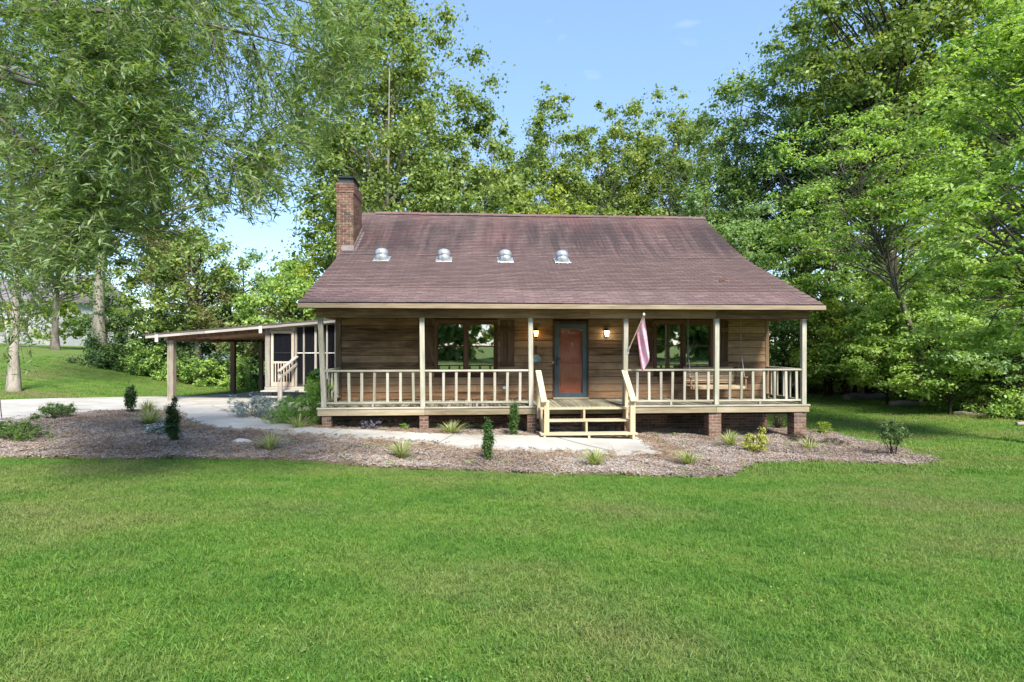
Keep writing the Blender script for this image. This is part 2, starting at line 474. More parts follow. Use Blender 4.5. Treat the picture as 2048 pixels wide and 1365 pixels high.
def leaf(name, cols, trans=.38, rough=.5, tcol=None, ns=.7, spec=.35, gain=1.0, warm=(1, 1, 1)):
    """leaf: colour differs leaf by leaf and spray by spray"""
    a = NT(name)
    r = a.geo('Random Per Island'); p = a.geo('Position')
    n = a.noise(p, ns, 3, .6)
    f = a.math('ADD', a.math('MULTIPLY', r, .55), a.math('MULTIPLY', a.ramp(n, [(.3, 0), (.7, 1)]), .5))
    k = len(cols) - 1
    col = a.ramp(f, [(.05 + .9 * i / k, c) for i, c in enumerate(cols)])
    col = a.mix(1.0, col, (gain * warm[0], gain * warm[1], gain * warm[2]), 'MULTIPLY')
    d = a.pbr(col, rough, None, spec)
    t = a.n('ShaderNodeBsdfTranslucent', Color=a.mix(1.0, col, tcol or (1.5, 1.55, .55), 'MULTIPLY')).outputs[0]
    return a.done(a.n('ShaderNodeMixShader', _0=trans, _1=d, _2=t).outputs[0])
M['lf_oak'] = leaf('willow_oak_leaf', [(.065, .105, .042), (.115, .175, .070), (.17, .235, .105), (.24, .29, .15)], .36, .42, gain=1.3)
M['lf_poplar'] = leaf('poplar_leaf', [(.070, .115, .032), (.125, .180, .050), (.185, .240, .068), (.26, .29, .09)], .36, gain=1.35)
M['lf_lime'] = leaf('lime_green_leaf', [(.110, .170, .030), (.19, .25, .040), (.26, .31, .050), (.33, .35, .07)], .36, gain=1.35)
M['lf_maple'] = leaf('maple_leaf', [(.085, .155, .045), (.135, .230, .062), (.200, .300, .090), (.28, .36, .12)], .38, gain=1.5, warm=(1.08, 1.02, .9))
M['lf_deep'] = leaf('deep_green_leaf', [(.048, .090, .034), (.080, .140, .050), (.120, .185, .068), (.17, .225, .085)], .36, gain=1.55, warm=(1.15, 1.05, .85))
M['lf_blue'] = leaf('blue_green_leaf', [(.055, .105, .052), (.090, .160, .078), (.135, .215, .105), (.19, .26, .135)], .38, gain=1.65, warm=(1.12, 1.04, .85))
M['lf_ivy'] = leaf('ivy_leaf', [(.030, .065, .024), (.060, .110, .036), (.100, .160, .052), (.17, .23, .075)], .3, gain=1.3)
M['lf_dry'] = leaf('dry_vine_leaf', [(.16, .12, .06), (.25, .20, .10), (.16, .19, .06), (.33, .27, .16)], .3)
M['lf_holly'] = leaf('holly_leaf', [(.012, .035, .012), (.025, .062, .018), (.045, .095, .026), (.075, .14, .035)], .2, .4)
M['lf_hollyl'] = leaf('fresh_holly_leaf', [(.025, .065, .018), (.05, .11, .026), (.085, .165, .04), (.14, .22, .06)], .25, .4)
M['lf_silver'] = leaf('silver_leaf', [(.20, .26, .23), (.30, .36, .32), (.40, .45, .42), (.48, .52, .48)], .2, .8, (1, 1, .9))
M['lf_fern'] = leaf('feathery_leaf', [(.055, .12, .022), (.10, .19, .035), (.15, .25, .05), (.21, .29, .06)], .36, gain=1.5)
M['lf_yellow'] = leaf('golden_leaf', [(.24, .27, .045), (.36, .38, .065), (.44, .44, .10), (.30, .36, .07)], .3)
M['lf_stripe'] = leaf('striped_blade', [(.14, .20, .06), (.25, .30, .10), (.42, .44, .20), (.55, .55, .30)], .3, ns=9)
M['lf_box'] = leaf('boxwood_leaf', [(.030, .065, .016), (.055, .105, .024), (.085, .15, .035), (.13, .20, .045)], .25, .45, gain=1.5)
M['lf_bronze'] = leaf('bronze_leaf', [(.05, .045, .035), (.09, .08, .05), (.13, .10, .07), (.16, .15, .08)], .3)
M['lf_purple'] = leaf('lilac_leaf', [(.10, .09, .13), (.17, .15, .20), (.24, .22, .27), (.14, .18, .14)], .3, tcol=(1, 1, 1))
M['lf_rose'] = leaf('rose_leaf', [(.05, .10, .035), (.09, .155, .055), (.14, .21, .08), (.40, .33, .20)], .35)
M['lf_dead'] = leaf('dead_leaf', [(.10, .045, .035), (.17, .065, .045), (.21, .10, .065), (.15, .09, .06)], .1)
M['lf_litter'] = leaf('brown_leaf_litter', [(.035, .024, .016), (.075, .050, .032), (.13, .09, .055), (.20, .14, .09)], .1, ns=1.2, tcol=(1, 1, 1))
M['chip'] = leaf('mulch_chip', [(.070, .049, .038), (.185, .142, .116), (.32, .265, .226), (.45, .40, .355)], .02, .9, (1, 1, 1), .55)
M['straw'] = leaf('pine_straw', [(.10, .055, .03), (.20, .125, .07), (.32, .22, .13), (.42, .31, .20)], .02, .9, (1, 1, 1), .8)
def lawn_cols(a):
    p = a.geo('Position')
    n1 = a.noise(a.scale(p, (.55, 1.0, 0)), 1.1, 5, .68)
    n2 = a.noise(a.scale(p, (1, 1, 0)), 2.6, 4, .65)
    f = a.math('ADD', a.math('MULTIPLY', n1, .65), a.math('MULTIPLY', n2, .35))
    return f, p
def grass_mat():
    a = NT('grass_blade')
    f, p = lawn_cols(a)
    r = a.geo('Random Per Island')
    f2 = a.math('ADD', a.math('MULTIPLY', f, .8), a.math('MULTIPLY', r, .22))
    col = a.ramp(f2, [(.34, (.060, .158, .026)), (.46, (.092, .215, .032)), (.56, (.135, .262, .040)), (.68, (.210, .290, .060))])
    dry = a.noise(a.scale(p, (.6, 1, 0)), .42, 4, .6)
    col = a.mix(a.math('MULTIPLY', a.ramp(dry, [(.47, 0), (.63, .75)]), a.ramp(r, [(.3, .25), (.9, 1)])), col, (.27, .255, .110))
    d = a.pbr(col, .55, None, .25)
    t = a.n('ShaderNodeBsdfTranslucent', Color=a.mix(1.0, col, (1.3, 1.4, .6), 'MULTIPLY')).outputs[0]
    return a.done(a.n('ShaderNodeMixShader', _0=.35, _1=d, _2=t).outputs[0])
M['grass'] = grass_mat()
def ground_mat():
    a = NT('lawn_ground')
    f, p = lawn_cols(a)
    col = a.ramp(f, [(.32, (.070, .130, .024)), (.5, (.115, .185, .034)), (.66, (.175, .21, .055))])
    dry = a.noise(a.scale(p, (.6, 1, 0)), .42, 4, .6)
    col = a.mix(a.ramp(dry, [(.52, 0), (.66, .7)]), col, (.17, .15, .065))
    fine = a.noise(p, 55, 3, .7)
    col = a.mix(a.ramp(fine, [(.50, 0), (.80, .35)]), col, (.045, .055, .02))
    return a.done(a.pbr(col, .95, a.bump(fine, .8, .02), .1))
M['ground'] = ground_mat()
def bed_mat():
    a = NT('mulch_bed'); p = a.geo('Position')
    n = a.noise(p, 34, 5, .72); b = a.noise(p, 1.1, 4, .6)
    col = a.ramp(n, [(.30, (.060, .040, .030)), (.48, (.17, .133, .110)), (.62, (.29, .245, .212)), (.78, (.42, .375, .34))])
    col = a.mix(a.ramp(b, [(.38, 0), (.60, .7)]), col, (.20, .135, .09))
    return a.done(a.pbr(col, .95, a.bump(n, .9, .02), .1))
M['bed'] = bed_mat()
# ---------------------------------------------------------------- ground, driveway, path, planting bed
def axis(lo, hi, core_lo, core_hi, st):
    a = list(np.arange(core_lo, core_hi + 1e-6, st))
    x = core_hi; s = st
    while x < hi: s *= 1.25; x += s; a.append(x)
    x = core_lo; s = st
    while x > lo: s *= 1.25; x -= s; a.insert(0, x)
    return np.array(a)
gx = axis(-420, 420, -15, 17, .22); gy = axis(-300, 500, 1.0, 30, .22)
GXX, GYY = np.meshgrid(gx, gy)
GZZ = gz(GXX, GYY)
nx, ny = len(gx), len(gy)
ii = (np.arange(ny - 1)[:, None] * nx + np.arange(nx - 1)[None, :]).ravel()
ground = put('ground', mesh_np('ground', np.stack([GXX.ravel(), GYY.ravel(), GZZ.ravel()], 1), np.stack([ii, ii + 1, ii + nx + 1, ii + nx], 1), M['ground'], True))
tag(ground, 'gently sloping grass covered ground around the house', 'ground', kind='structure')

def inside(poly, x, y):
    x = np.asarray(x); y = np.asarray(y); r = np.zeros(x.shape, bool)
    n = len(poly)
    for i in range(n):
        x1, y1 = poly[i]; x2, y2 = poly[(i + 1) % n]
        c = ((y1 > y) != (y2 > y)) & (x < (x2 - x1) * (y - y1) / (y2 - y1 + 1e-12) + x1)
        r ^= c
    return r
def dense(poly, step, jit=0.0, seed=1):
    rg = np.random.default_rng(seed); out = []
    n = len(poly)
    for i in range(n):
        a = np.array(poly[i]); b = np.array(poly[(i + 1) % n]); k = max(1, int(np.linalg.norm(b - a) / step))
        for j in range(k):
            out.append(tuple(a + (b - a) * j / k + rg.normal(0, jit, 2)))
    return out
def smooth_poly(poly, n=2):
    for _ in range(n):
        o = []
        for i in range(len(poly)):
            a = np.array(poly[i]); b = np.array(poly[(i + 1) % len(poly)])
            o += [tuple(a * .75 + b * .25), tuple(a * .25 + b * .75)]
        poly = o
    return poly
def drape(name, poly, step, lift, mat, skirt=0.0, relief=None):
    rg = np.random.default_rng(3)
    xs = [p[0] for p in poly]; ys = [p[1] for p in poly]
    X, Y = np.meshgrid(np.arange(min(xs), max(xs), step), np.arange(min(ys), max(ys), step))
    X = (X + rg.uniform(-.3, .3, X.shape) * step).ravel(); Y = (Y + rg.uniform(-.3, .3, Y.shape) * step).ravel()
    k = inside(poly, X, Y); X = X[k]; Y = Y[k]
    P = np.array(poly)
    if len(X):
        d = np.full(len(X), 9.0)
        for px, py in poly: d = np.minimum(d, np.hypot(X - px, Y - py))
        X = X[d > step * .4]; Y = Y[d > step * .4]
    pts = [Vector(p) for p in poly] + [Vector((a, b)) for a, b in zip(X, Y)]
    nb = len(poly)
    v2, _, f2, ov, _, _ = geometry.delaunay_2d_cdt(pts, [(i, (i + 1) % nb) for i in range(nb)], [], 1, 1e-5)
    v2 = np.array([(v.x, v.y) for v in v2])
    z = gz(v2[:, 0], v2[:, 1]) + lift
    if relief: z = z + relief(v2[:, 0], v2[:, 1])
    mb = MB(); mb.v = [(a, b, c) for (a, b), c in zip(v2, z)]
    mb.f = [tuple(f) for f in f2]
    if skirt:
        where = {}
        for new, orig in enumerate(ov):
            for o in orig: where[o] = new
        ring = [where[i] for i in range(nb) if i in where]
        b = len(mb.v)
        for i in ring: x, y, zz = mb.v[i]; mb.v.append((x, y, zz - skirt))
        n = len(ring)
        area = sum(P[i][0] * P[(i + 1) % nb][1] - P[(i + 1) % nb][0] * P[i][1] for i in range(nb))
        for i in range(n):
            q = (ring[i], b + i, b + (i + 1) % n, ring[(i + 1) % n])
            mb.f.append(q if area > 0 else tuple(reversed(q)))
    return put(name, mb.mesh(name, mat, True if not skirt else False))
BED = smooth_poly([(-14.5, 9.0), (-8.77, 9.21), (-8.35, 9.28), (-6.83, 9.43), (-5.31, 9.85), (-4.18, 9.95), (-3.28, 9.9), (-2.39, 9.55), (-1.44, 9.39), (-.53, 9.51), (.3, 9.34), (1.85, 9.33), (3.06, 9.25), (3.72, 9.45), (4.06, 10.18), (4.56, 10.85), (5.73, 11.2), (6.61, 11.13), (7.45, 10.93), (8.31, 11.18), (8.72, 11.74), (8.6, 12.52), (8.66, 13.52), (8.62, 14.69), (8.4, 15.9), (7.2, 16.6), (-4.9, 15.4), (-6.2, 15.6), (-7.9, 16.5), (-8.6, 15.1), (-9.55, 16.0), (-10.4, 16.4), (-11.1, 16.4), (-12.1, 15.2), (-12.2, 13.4), (-14.5, 12.6)], 2)
PATH = smooth_poly([(-9.6, 18.2), (-7.67, 15.89), (-6.38, 14.4), (-5.55, 13.62), (-4.38, 13.05), (-3.26, 13.02), (-1.85, 12.85), (-.72, 12.85), (.6, 13.02), (.62, 13.02), (.66, 13.02)], 1)[2:-3] + [(.72, 13.02), (2.93, 13.4), (2.97, 11.22)] + smooth_poly([(2.95, 11.2), (2.23, 11.18), (.35, 11.19), (-.64, 11.3), (-1.47, 11.61), (-2.81, 12.05), (-3.89, 12.16), (-5.07, 12.44), (-5.89, 12.56), (-6.82, 12.85), (-7.61, 13.55), (-8.4, 14.61), (-9.55, 15.9), (-10.4, 17.0)], 1)[1:-2] + [(-10.6, 17.3)]
DRIVE = [(-30, 12.0), (-12.0, 12.6), (-12.0, 13.4), (-11.95, 15.3), (-11.1, 16.5), (-10.5, 16.45), (-9.6, 15.95), (-8.9, 15.4), (-7.7, 16.6), (-6.3, 17.2), (-5.9, 18.3), (-6.0, 24), (-6.6, 28.5), (-11.7, 28.3), (-12.6, 22.3), (-14.64, 19.9), (-16.3, 18.0), (-30, 16.6)]
LIT = smooth_poly([(11.5, 28.5), (14.0, 26.6), (15.6, 25.4), (15.9, 23.4), (15.3, 21.6), (15.5, 20), (15.1, 18.2), (15.3, 16.2), (15.0, 13.5), (15.5, 11), (26, 11), (34, 26), (24, 44), (10, 40)], 2)
def mound(x, y):
    return .025 * np.sin(x * 3.1 + 1.3 * y) * np.sin(y * 4.0 - x) + .018 * np.sin(x * 7.7) * np.sin(y * 6.1 + 2)
bed = drape('mulch_bed', dense(BED, .12, .025, 2), .14, .045, M['bed'], .05, mound)
tag(bed, 'grey brown wood chip planting bed in front of the porch', 'planting bed', kind='structure')
drive = drape('driveway', dense(DRIVE, .4, .012, 4), .6, .055, M['concrete'], .1)
tag(drive, 'pale concrete driveway leading to the carport', 'driveway', kind='structure')
PATH_A = [p for p in PATH if not (p[0] > 1.05)] 
path = drape('path', dense(PATH, .15, .006, 5), .25, .105, M['concrete'], .12)
tag(path, 'curved pale concrete path from driveway to the porch steps', 'path', kind='structure')
# the control joint cut across the landing
jm = MB()
for (x1, y1), (x2, y2) in [((1.0, 12.85), (1.45, 12.05)), ((1.45, 12.05), (2.02, 11.22))]:
    d = Vector((x2 - x1, y2 - y1, 0)).normalized(); nrm = Vector((-d.y, d.x, 0)) * .009
    q = []
    for x, y, s in ((x1, y1, -1), (x2, y2, -1), (x2, y2, 1), (x1, y1, 1)):
        q.append((x + nrm.x * s, y + nrm.y * s, g(x, y) + .111))
    jm.add(q, [(0, 1, 2, 3)])
for (x1, y1), (x2, y2) in [((-3.95, 12.17), (-3.88, 13.0)), ((-1.5, 11.63), (-1.3, 12.82))]:
    n_ = Vector((y1 - y2, x2 - x1, 0)).normalized() * .006
    q = [(x + n_.x * s, y + n_.y * s, g(x, y) + .1115) for x, y, s in ((x1, y1, -1), (x2, y2, -1), (x2, y2, 1), (x1, y1, 1))]
    jm.add(q, [(0, 1, 2, 3)])
put('joint', jm.mesh('joint', M['soil']), path)
dj = MB()
def seam(a, b, w, lift, jit=0.0):
    n = max(2, int(math.dist(a, b) / .4)); P = []
    for k in range(n + 1):
        u = k / n
        P.append((a[0] + (b[0] - a[0]) * u + rnd.uniform(-jit, jit), a[1] + (b[1] - a[1]) * u + rnd.uniform(-jit, jit)))
    nn = Vector((a[1] - b[1], b[0] - a[0], 0)).normalized() * w
    for (x1, y1), (x2, y2) in zip(P, P[1:]):
        dj.add([(x1 - nn.x, y1 - nn.y, g(x1, y1) + lift), (x2 - nn.x, y2 - nn.y, g(x2, y2) + lift), (x2 + nn.x, y2 + nn.y, g(x2, y2) + lift), (x1 + nn.x, y1 + nn.y, g(x1, y1) + lift)], [(0, 1, 2, 3)])
seam((-12.2, 13.6), (-16.2, 18.0), .010, .064)
seam((-9.8, 16.3), (-12.7, 21.6), .010, .064)
seam((-6.1, 19.0), (-14.2, 19.6), .010, .064)
seam((-17.5, 12.7), (-20.5, 17.2), .010, .064)
seam((-8.1, 16.4), (-10.4, 18.9), .005, .064, .09)
seam((-13.1, 14.2), (-11.6, 18.6), .004, .064, .12)
put('joint', dj.mesh('joint', M['soil']), drive)

# stuff scattered by geometry nodes: one object each
def scatter(name, pts, variants, mat, smin, smax, label, cat, tilt=.25, seed=0, flat=False):
    src = bpy.data.collections.new(name + '_sources')
    for i, me in enumerate(variants):
        src.objects.link(bpy.data.objects.new(name + '_piece', me))
    me = bpy.data.meshes.new(name)
    me.vertices.add(len(pts)); me.vertices.foreach_set('co', np.asarray(pts, np.float32).ravel())
    o = put(name, me)
    ng = bpy.data.node_groups.new(name, 'GeometryNodeTree')
    ng.interface.new_socket('Geometry', in_out='INPUT', socket_type='NodeSocketGeometry')
    ng.interface.new_socket('Geometry', in_out='OUTPUT', socket_type='NodeSocketGeometry')
    N = ng.nodes.new; L = ng.links.new
    gi = N('NodeGroupInput'); go = N('NodeGroupOutput')
    m2p = N('GeometryNodeMeshToPoints'); L(gi.outputs[0], m2p.inputs[0])
    ci = N('GeometryNodeCollectionInfo'); ci.inputs['Collection'].default_value = src
    ci.inputs['Separate Children'].default_value = True
    ci.inputs['Reset Children'].default_value = True
    iop = N('GeometryNodeInstanceOnPoints'); L(m2p.outputs[0], iop.inputs['Points']); L(ci.outputs[0], iop.inputs['Instance'])
    iop.inputs['Pick Instance'].default_value = True
    rv = N('FunctionNodeRandomValue'); rv.data_type = 'FLOAT_VECTOR'
    rv.inputs[0].default_value = (-tilt, -tilt, 0); rv.inputs[1].default_value = (tilt, tilt, 6.2832); rv.inputs['Seed'].default_value = seed
    e2r = N('FunctionNodeEulerToRotation'); L(rv.outputs[0], e2r.inputs[0]); L(e2r.outputs[0], iop.inputs['Rotation'])
    rs = N('FunctionNodeRandomValue'); rs.data_type = 'FLOAT'
    rs.inputs[2].default_value = smin; rs.inputs[3].default_value = smax; rs.inputs['Seed'].default_value = seed + 5
    L(rs.outputs[1], iop.inputs['Scale'])
    L(iop.outputs[0], go.inputs[0])
    md = o.modifiers.new('scatter', 'NODES'); md.node_group = ng
    return tag(o, label, cat, kind='stuff')
def tuft(seed, n, h, spread, w):
    rg = np.random.default_rng(seed); vs = []; tri = []; quad = []
    for _ in range(n):
        b = np.array([rg.normal(0, spread), rg.normal(0, spread), -.005]); a = rg.uniform(0, 2 * pi)
        hh = h * rg.uniform(.5, 1.15); lean = hh * rg.uniform(.2, 1.5)
        d = np.array([cos(a), sin(a), 0]); s = np.array([-sin(a), cos(a), 0]) * w * rg.uniform(.7, 1.2)
        m = b + d * lean * .35 + np.array([0, 0, hh * .62]); t = b + d * lean + np.array([0, 0, hh * max(.35, 1 - .42 * lean / hh)])
        i = len(vs); vs += [b - s, b + s, m + s * .8, m - s * .8, t]
        quad.append((i, i + 1, i + 2, i + 3)); tri.append((i + 3, i + 2, i + 4))
    return mesh_np('tuft', np.array(vs), [np.array(quad), np.array(tri)], M['grass'])
rg = np.random.default_rng(11)
def lawn_points(n, ylo, yhi, dens_pow, xl, xr):
    # denser near the viewer's side of the yard, where blades can be told apart
    y = ylo + (yhi - ylo) * rg.uniform(0, 1, n) ** dens_pow
    x = rg.uniform(-1, 1, n) * (1.0 * y + 5.0)
    k = (x > xl) & (x < xr); x = x[k]; y = y[k]
    bad = inside(BED, x, y) | inside(DRIVE, x, y) | inside(PATH, x, y) | inside(LIT, x, y)
    lx = (x - HO[0]) * cos(HA) + (y - HO[1]) * sin(HA); ly = -(x - HO[0]) * sin(HA) + (y - HO[1]) * cos(HA)
    bad |= (lx > -.3) & (lx < 12.1) & (ly > -.2) & (ly < 12.5)
    x = x[~bad] + rg.normal(0, .045, (~bad).sum()); y = y[~bad] + rg.normal(0, .045, (~bad).sum())
    return np.stack([x, y, gz(x, y)], 1)
near = lawn_points(150000, 1.2, 12.5, 1.25, -17, 17)
far = lawn_points(34000, 10.0, 32, 1.3, -26, 20)
scatter('grass', near, [tuft(s, 20, .037, .036, .0018) for s in range(5)], M['grass'], .45, 1.5, 'short mown green lawn grass in front of the house', 'grass', .5, 3)
scatter('grass', far, [tuft(s + 20, 14, .06, .06, .0045) for s in range(4)], M['grass'], .9, 1.6, 'green lawn grass beside and behind the house', 'grass', .15, 4)
def chips(seed, n, l, w, t, mat):
    r = np.random.default_rng(seed); mb = MB()
    for _ in range(n):
        L = l * r.uniform(.4, 1.3); W = w * r.uniform(.6, 1.4)
        Mx = Matrix.Translation((r.normal(0, .05), r.normal(0, .05), r.uniform(0, .012))) @ Matrix.Rotation(r.uniform(0, 6.3), 4, 'Z') @ Matrix.Rotation(r.normal(0, .35), 4, 'Y') @ Matrix.Rotation(r.normal(0, .4), 4, 'X')
        mb.box((-L / 2, -W / 2, -t / 2), (L / 2, W / 2, t / 2), 0, Mx)
    return mb.mesh('chip', mat)
def bed_points(n, test=None):
    x = rg.uniform(-13, 9, n); y = rg.uniform(9, 16.6, n)
    k = inside(BED, x, y) & ~inside(PATH, x, y) & ~inside(DRIVE, x, y)
    lx = (x - HO[0]) * cos(HA) + (y - HO[1]) * sin(HA); ly = -(x - HO[0]) * sin(HA) + (y - HO[1]) * cos(HA)
    k &= ~((lx > 0) & (lx < 11.9) & (ly > 1.7))
    if test is not None: k &= test(x, y)
    x = x[k]; y = y[k]
    x2 = x + rg.normal(0, .05, len(x)); y2 = y + rg.normal(0, .05, len(x)); on = inside(PATH, x2, y2) | inside(DRIVE, x2, y2)
    return np.stack([x2, y2, gz(x2, y2) + np.where(on, .112, .05 + mound(x2, y2))], 1)
scatter('mulch_chips', bed_points(36000), [chips(s, 9, .036, .012, .005, M['chip']) for s in range(5)], M['chip'], .7, 1.3, 'grey and brown wood chips covering the planting bed', 'mulch', .2, 6)
def near_path(x, y):
    P = np.array(dense(PATH, .2)); d = np.full(x.shape, 9.0)
    for p in P: d = np.minimum(d, np.hypot(x - p[0], y - p[1]))
    return (d < .42 + .2 * np.sin(x * 2.3)) | (rg.uniform(0, 1, x.shape) < .16)
scatter('pine_straw', bed_points(26000, near_path), [chips(s + 40, 8, .13, .004, .003, M['straw']) for s in range(4)], M['straw'], .7, 1.4, 'brown pine straw heaped along the path edges', 'straw', .3, 8)
# ---------------------------------------------------------------- the house (local frame: x = t along the front, y = v inwards, z up)
house = thing('house', 'brown wooden house with open front porch under a wine red shingle roof', 'house', (HO[0], HO[1], 0), HA)
T1 = 11.75           # porch length between outer posts
DZ = .225            # deck top
WV = 1.75            # front wall plane
BZ = 2.345           # underside of porch beam
def hl(x, y):        # world -> house frame
    dx, dy = x - HO[0], y - HO[1]
    return dx * cos(HA) + dy * sin(HA), -dx * sin(HA) + dy * cos(HA)
def hg(t, v): return g(*hw(t, v))
OPEN = [(2.49, .96, 4.19, 2.36), (5.70, DZ, 6.68, 2.33), (8.49, .98, 10.18, 2.37)]
# hollow body so that rooms lie behind the glass
wm = MB()
def wall_run(a, b, z0, z1): wm.box((a, WV + .005, z0), (b, WV + .13, z1))
wall_run(-.10, 2.49, -.02, 3.28); wall_run(4.19, 5.70, -.02, 3.28); wall_run(6.68, 8.49, -.02, 3.28); wall_run(10.18, T1 + .03, -.02, 3.28)
for t0, z0, t1, z1 in OPEN:
    wm.box((t0, WV + .005, z1), (t1, WV + .13, 3.28))
    if z0 > .3: wm.box((t0, WV + .005, -.02), (t1, WV + .13, z0))
put('wall', wm.mesh('wall', M['trim_h']), house)
sm = MB()
for a, b in ((-.1, .02), (T1 - .09, T1 + .03)):
    sm.box((a, WV + .13, -.02), (b, 12.1, 2.5))
    prof = [(WV + .13, 2.5), (12.1, 2.5), (12.1, 3.55), (6.95, 6.2), (WV + .13, 3.3)]
    n = len(prof)
    vs = [(x, y, z) for x in (a, b) for y, z in prof]
    sm.add(vs, [tuple(range(n)), tuple(range(2 * n - 1, n - 1, -1))] + [(i, (i + 1) % n, n + (i + 1) % n, n + i) for i in range(n)])
sm.box((-.1, 12.1, -.02), (T1 + .03, 12.2, 3.5))
put('side_wall', sm.mesh('side_wall', M['siding']), house)
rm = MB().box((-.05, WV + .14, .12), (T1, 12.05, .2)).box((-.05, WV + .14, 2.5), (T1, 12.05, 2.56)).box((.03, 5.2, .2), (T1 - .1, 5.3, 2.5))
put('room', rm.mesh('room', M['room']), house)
# siding boards, lapped
row = .198; z = DZ + .012; k = 0
def cut(a, b, z0, z1):
    segs = [(a, b)]
    for t0, y0, t1, y1 in OPEN:
        if z1 > y0 - .05 and z0 < y1 + .05:
            out = []
            for s0, s1 in segs:
                if t1 + .0 <= s0 or t0 >= s1: out.append((s0, s1))
                else:
                    if t0 - .0 > s0: out.append((s0, t0))
                    if t1 + .0 < s1: out.append((t1, s1))
            segs = out
    return segs
while z < 2.52:
    for s0, s1 in cut(.045, T1 - .02, z + .02, z + row):
        joints = [s0]
        while s1 - joints[-1] > 3.2:
            joints.append(min(joints[-1] + rnd.uniform(1.5, 3.4), s1 - .6))
        joints.append(s1)
        for a, b in zip(joints, joints[1:]):
            if b - a < .02: continue
            box('siding_plank', house, (b - a - .004, .026, row - .013), M['siding'], ((a + b) / 2, WV - .015 + rnd.uniform(-.003, .003), z + (row - .013) / 2), (R(-4.6), 0, 0), .003)
    z += row; k += 1
for t in (-.035, T1 - .015):
    box('corner_board', house, (.15 if t < 0 else .10, .045, 2.52), M['corner'], (t, WV - .022, DZ + 1.26))
span('outlet_box', house, (4.33, WV - .075, .50), (4.43, WV - .03, .58), M['offwhite'])

# windows
def window(t0, z0, t1, z1):
    w = empty('window', (0, 0, 0), 0, house)
    span('head', w, (t0 - .01, WV - .055, z1 - .085), (t1 + .01, WV + .02, z1 + .02), M['trim_h'])
    span('sill', w, (t0 - .01, WV - .065, z0 - .03), (t1 + .01, WV + .02, z0 + .05), M['trim_h'])
    mid = (t0 + t1) / 2
    for a, b in ((t0 - .01, t0 + .075), (mid - .045, mid + .045), (t1 - .075, t1 + .01)):
        span('frame', w, (a, WV - .052, z0 + .05), (b, WV + .02, z1 - .085), M['trim'])
    zz = (z0 + z1) / 2
    for a, b in ((t0 + .075, mid - .045), (mid + .045, t1 - .075)):
        sash = MB()
        for (x0, x1, y0, y1, dy) in ((a, b, zz - .018, zz + .018, 0), (a, b, z0 + .05, z0 + .085, .01), (a, b, z1 - .115, z1 - .085, 0), (a, a + .03, z0 + .085, z1 - .115, 0), (b - .03, b, z0 + .085, z1 - .115, 0)):
            sash.box((x0, WV - .022 + dy, y0), (x1, WV + .012 + dy, y1), .003)
        put('sash', sash.mesh('sash', M['trim_h']), w)
        span('pane', w, (a + .028, WV - .006, zz + .016), (b - .028, WV - .001, z1 - .113), M['glass'], 0)
        span('pane', w, (a + .028, WV + .004, z0 + .083), (b - .028, WV + .009, zz - .016), M['glass'], 0)
        span('catch', w, (a + .012, WV - .06, z1 - .125), (a + .028, WV - .052, z1 - .10), M['galv'], 0)
    # a pale blind pulled part way down indoors
    return w
w1 = window(*OPEN[0]); w2 = window(*OPEN[2])
# shutters: two boards and two battens
def shutter(t0, t1, z0=1.105, z1=2.36):
    s = empty('shutter', (0, 0, 0), 0, house)
    h = (t1 - t0 - .02) / 2
    for i in range(2):
        a = t0 + i * (h + .02)
        span('board', s, (a, WV - .058, z0), (a + h, WV - .034, z1), M['shutter'])
    span('panel', s, (t0 + h - .03, WV - .036, z0 + .05), (t1 - h + .03, WV - .028, z1 - .05), M['shutter'])
    for zb in (z0 + .015, z1 - .30):
        span('batten', s, (t0 - .006, WV - .082, zb), (t1 + .006, WV - .058, zb + .115), M['trim_h'])
    return s
shutter(2.07, 2.45); shutter(4.26, 4.645); shutter(8.07, 8.45); shutter(10.22, 10.6)
# door casing, red panelled door, storm door
dm = MB().box((5.695, WV - .05, DZ), (5.745, WV + .02, 2.33), .004).box((6.635, WV - .05, DZ), (6.685, WV + .02, 2.33), .004).box((5.695, WV - .052, 2.28), (6.685, WV + .02, 2.345), .004)
put('door_casing', dm.mesh('door_casing', M['trim']), house)
door = put('door', MB().box((5.745, WV + .055, DZ + .03), (6.635, WV + .095, 2.28)).mesh('door', M['door']), house)
def raised(a, b, z0, z1):
    m = MB(); y = WV + .055
    m.box((a, y - .006, z0), (b, y + .001, z0 + .018), .002).box((a, y - .006, z1 - .018), (b, y + .001, z1), .002)
    m.box((a, y - .006, z0 + .018), (a + .018, y + .001, z1 - .018), .002).box((b - .018, y - .006, z0 + .018), (b, y + .001, z1 - .018), .002)
    m.box((a + .05, y - .009, z0 + .05), (b - .05, y + .001, z1 - .05), .006)
    put('panel', m.mesh('panel', M['door']), door)
for a, b in ((5.87, 6.16), (6.22, 6.51)):
    raised(a, b, .43, 1.04); raised(a, b, 1.16, 1.80); raised(a, b, 1.90, 2.16)
put('knob', MB().lathe([(.004, 0), (.012, .01), (.012, .03), (.03, .04), (.032, .055), (.02, .068), (.002, .07)], 12, Matrix.Translation((5.82, WV + .055, 1.17)) @ Matrix.Rotation(R(90), 4, 'X')).mesh('knob', M['galv'], True), door)
storm = empty('storm_door', (0, 0, 0), 0, house)
sd = MB().box((5.748, WV - .035, DZ + .05), (5.862, WV + .0, 2.275), .005).box((6.518, WV - .035, DZ + .05), (6.632, WV + .0, 2.275), .005)
sd.box((5.862, WV - .034, 2.145), (6.518, WV - .001, 2.275), .005).box((5.862, WV - .034, DZ + .05), (6.518, WV - .001, DZ + .165), .005)
put('frame', sd.mesh('frame', M['teal']), storm)
span('pane', storm, (5.86, WV - .02, DZ + .16), (6.52, WV - .015, 2.15), M['storm_glass'], 0)
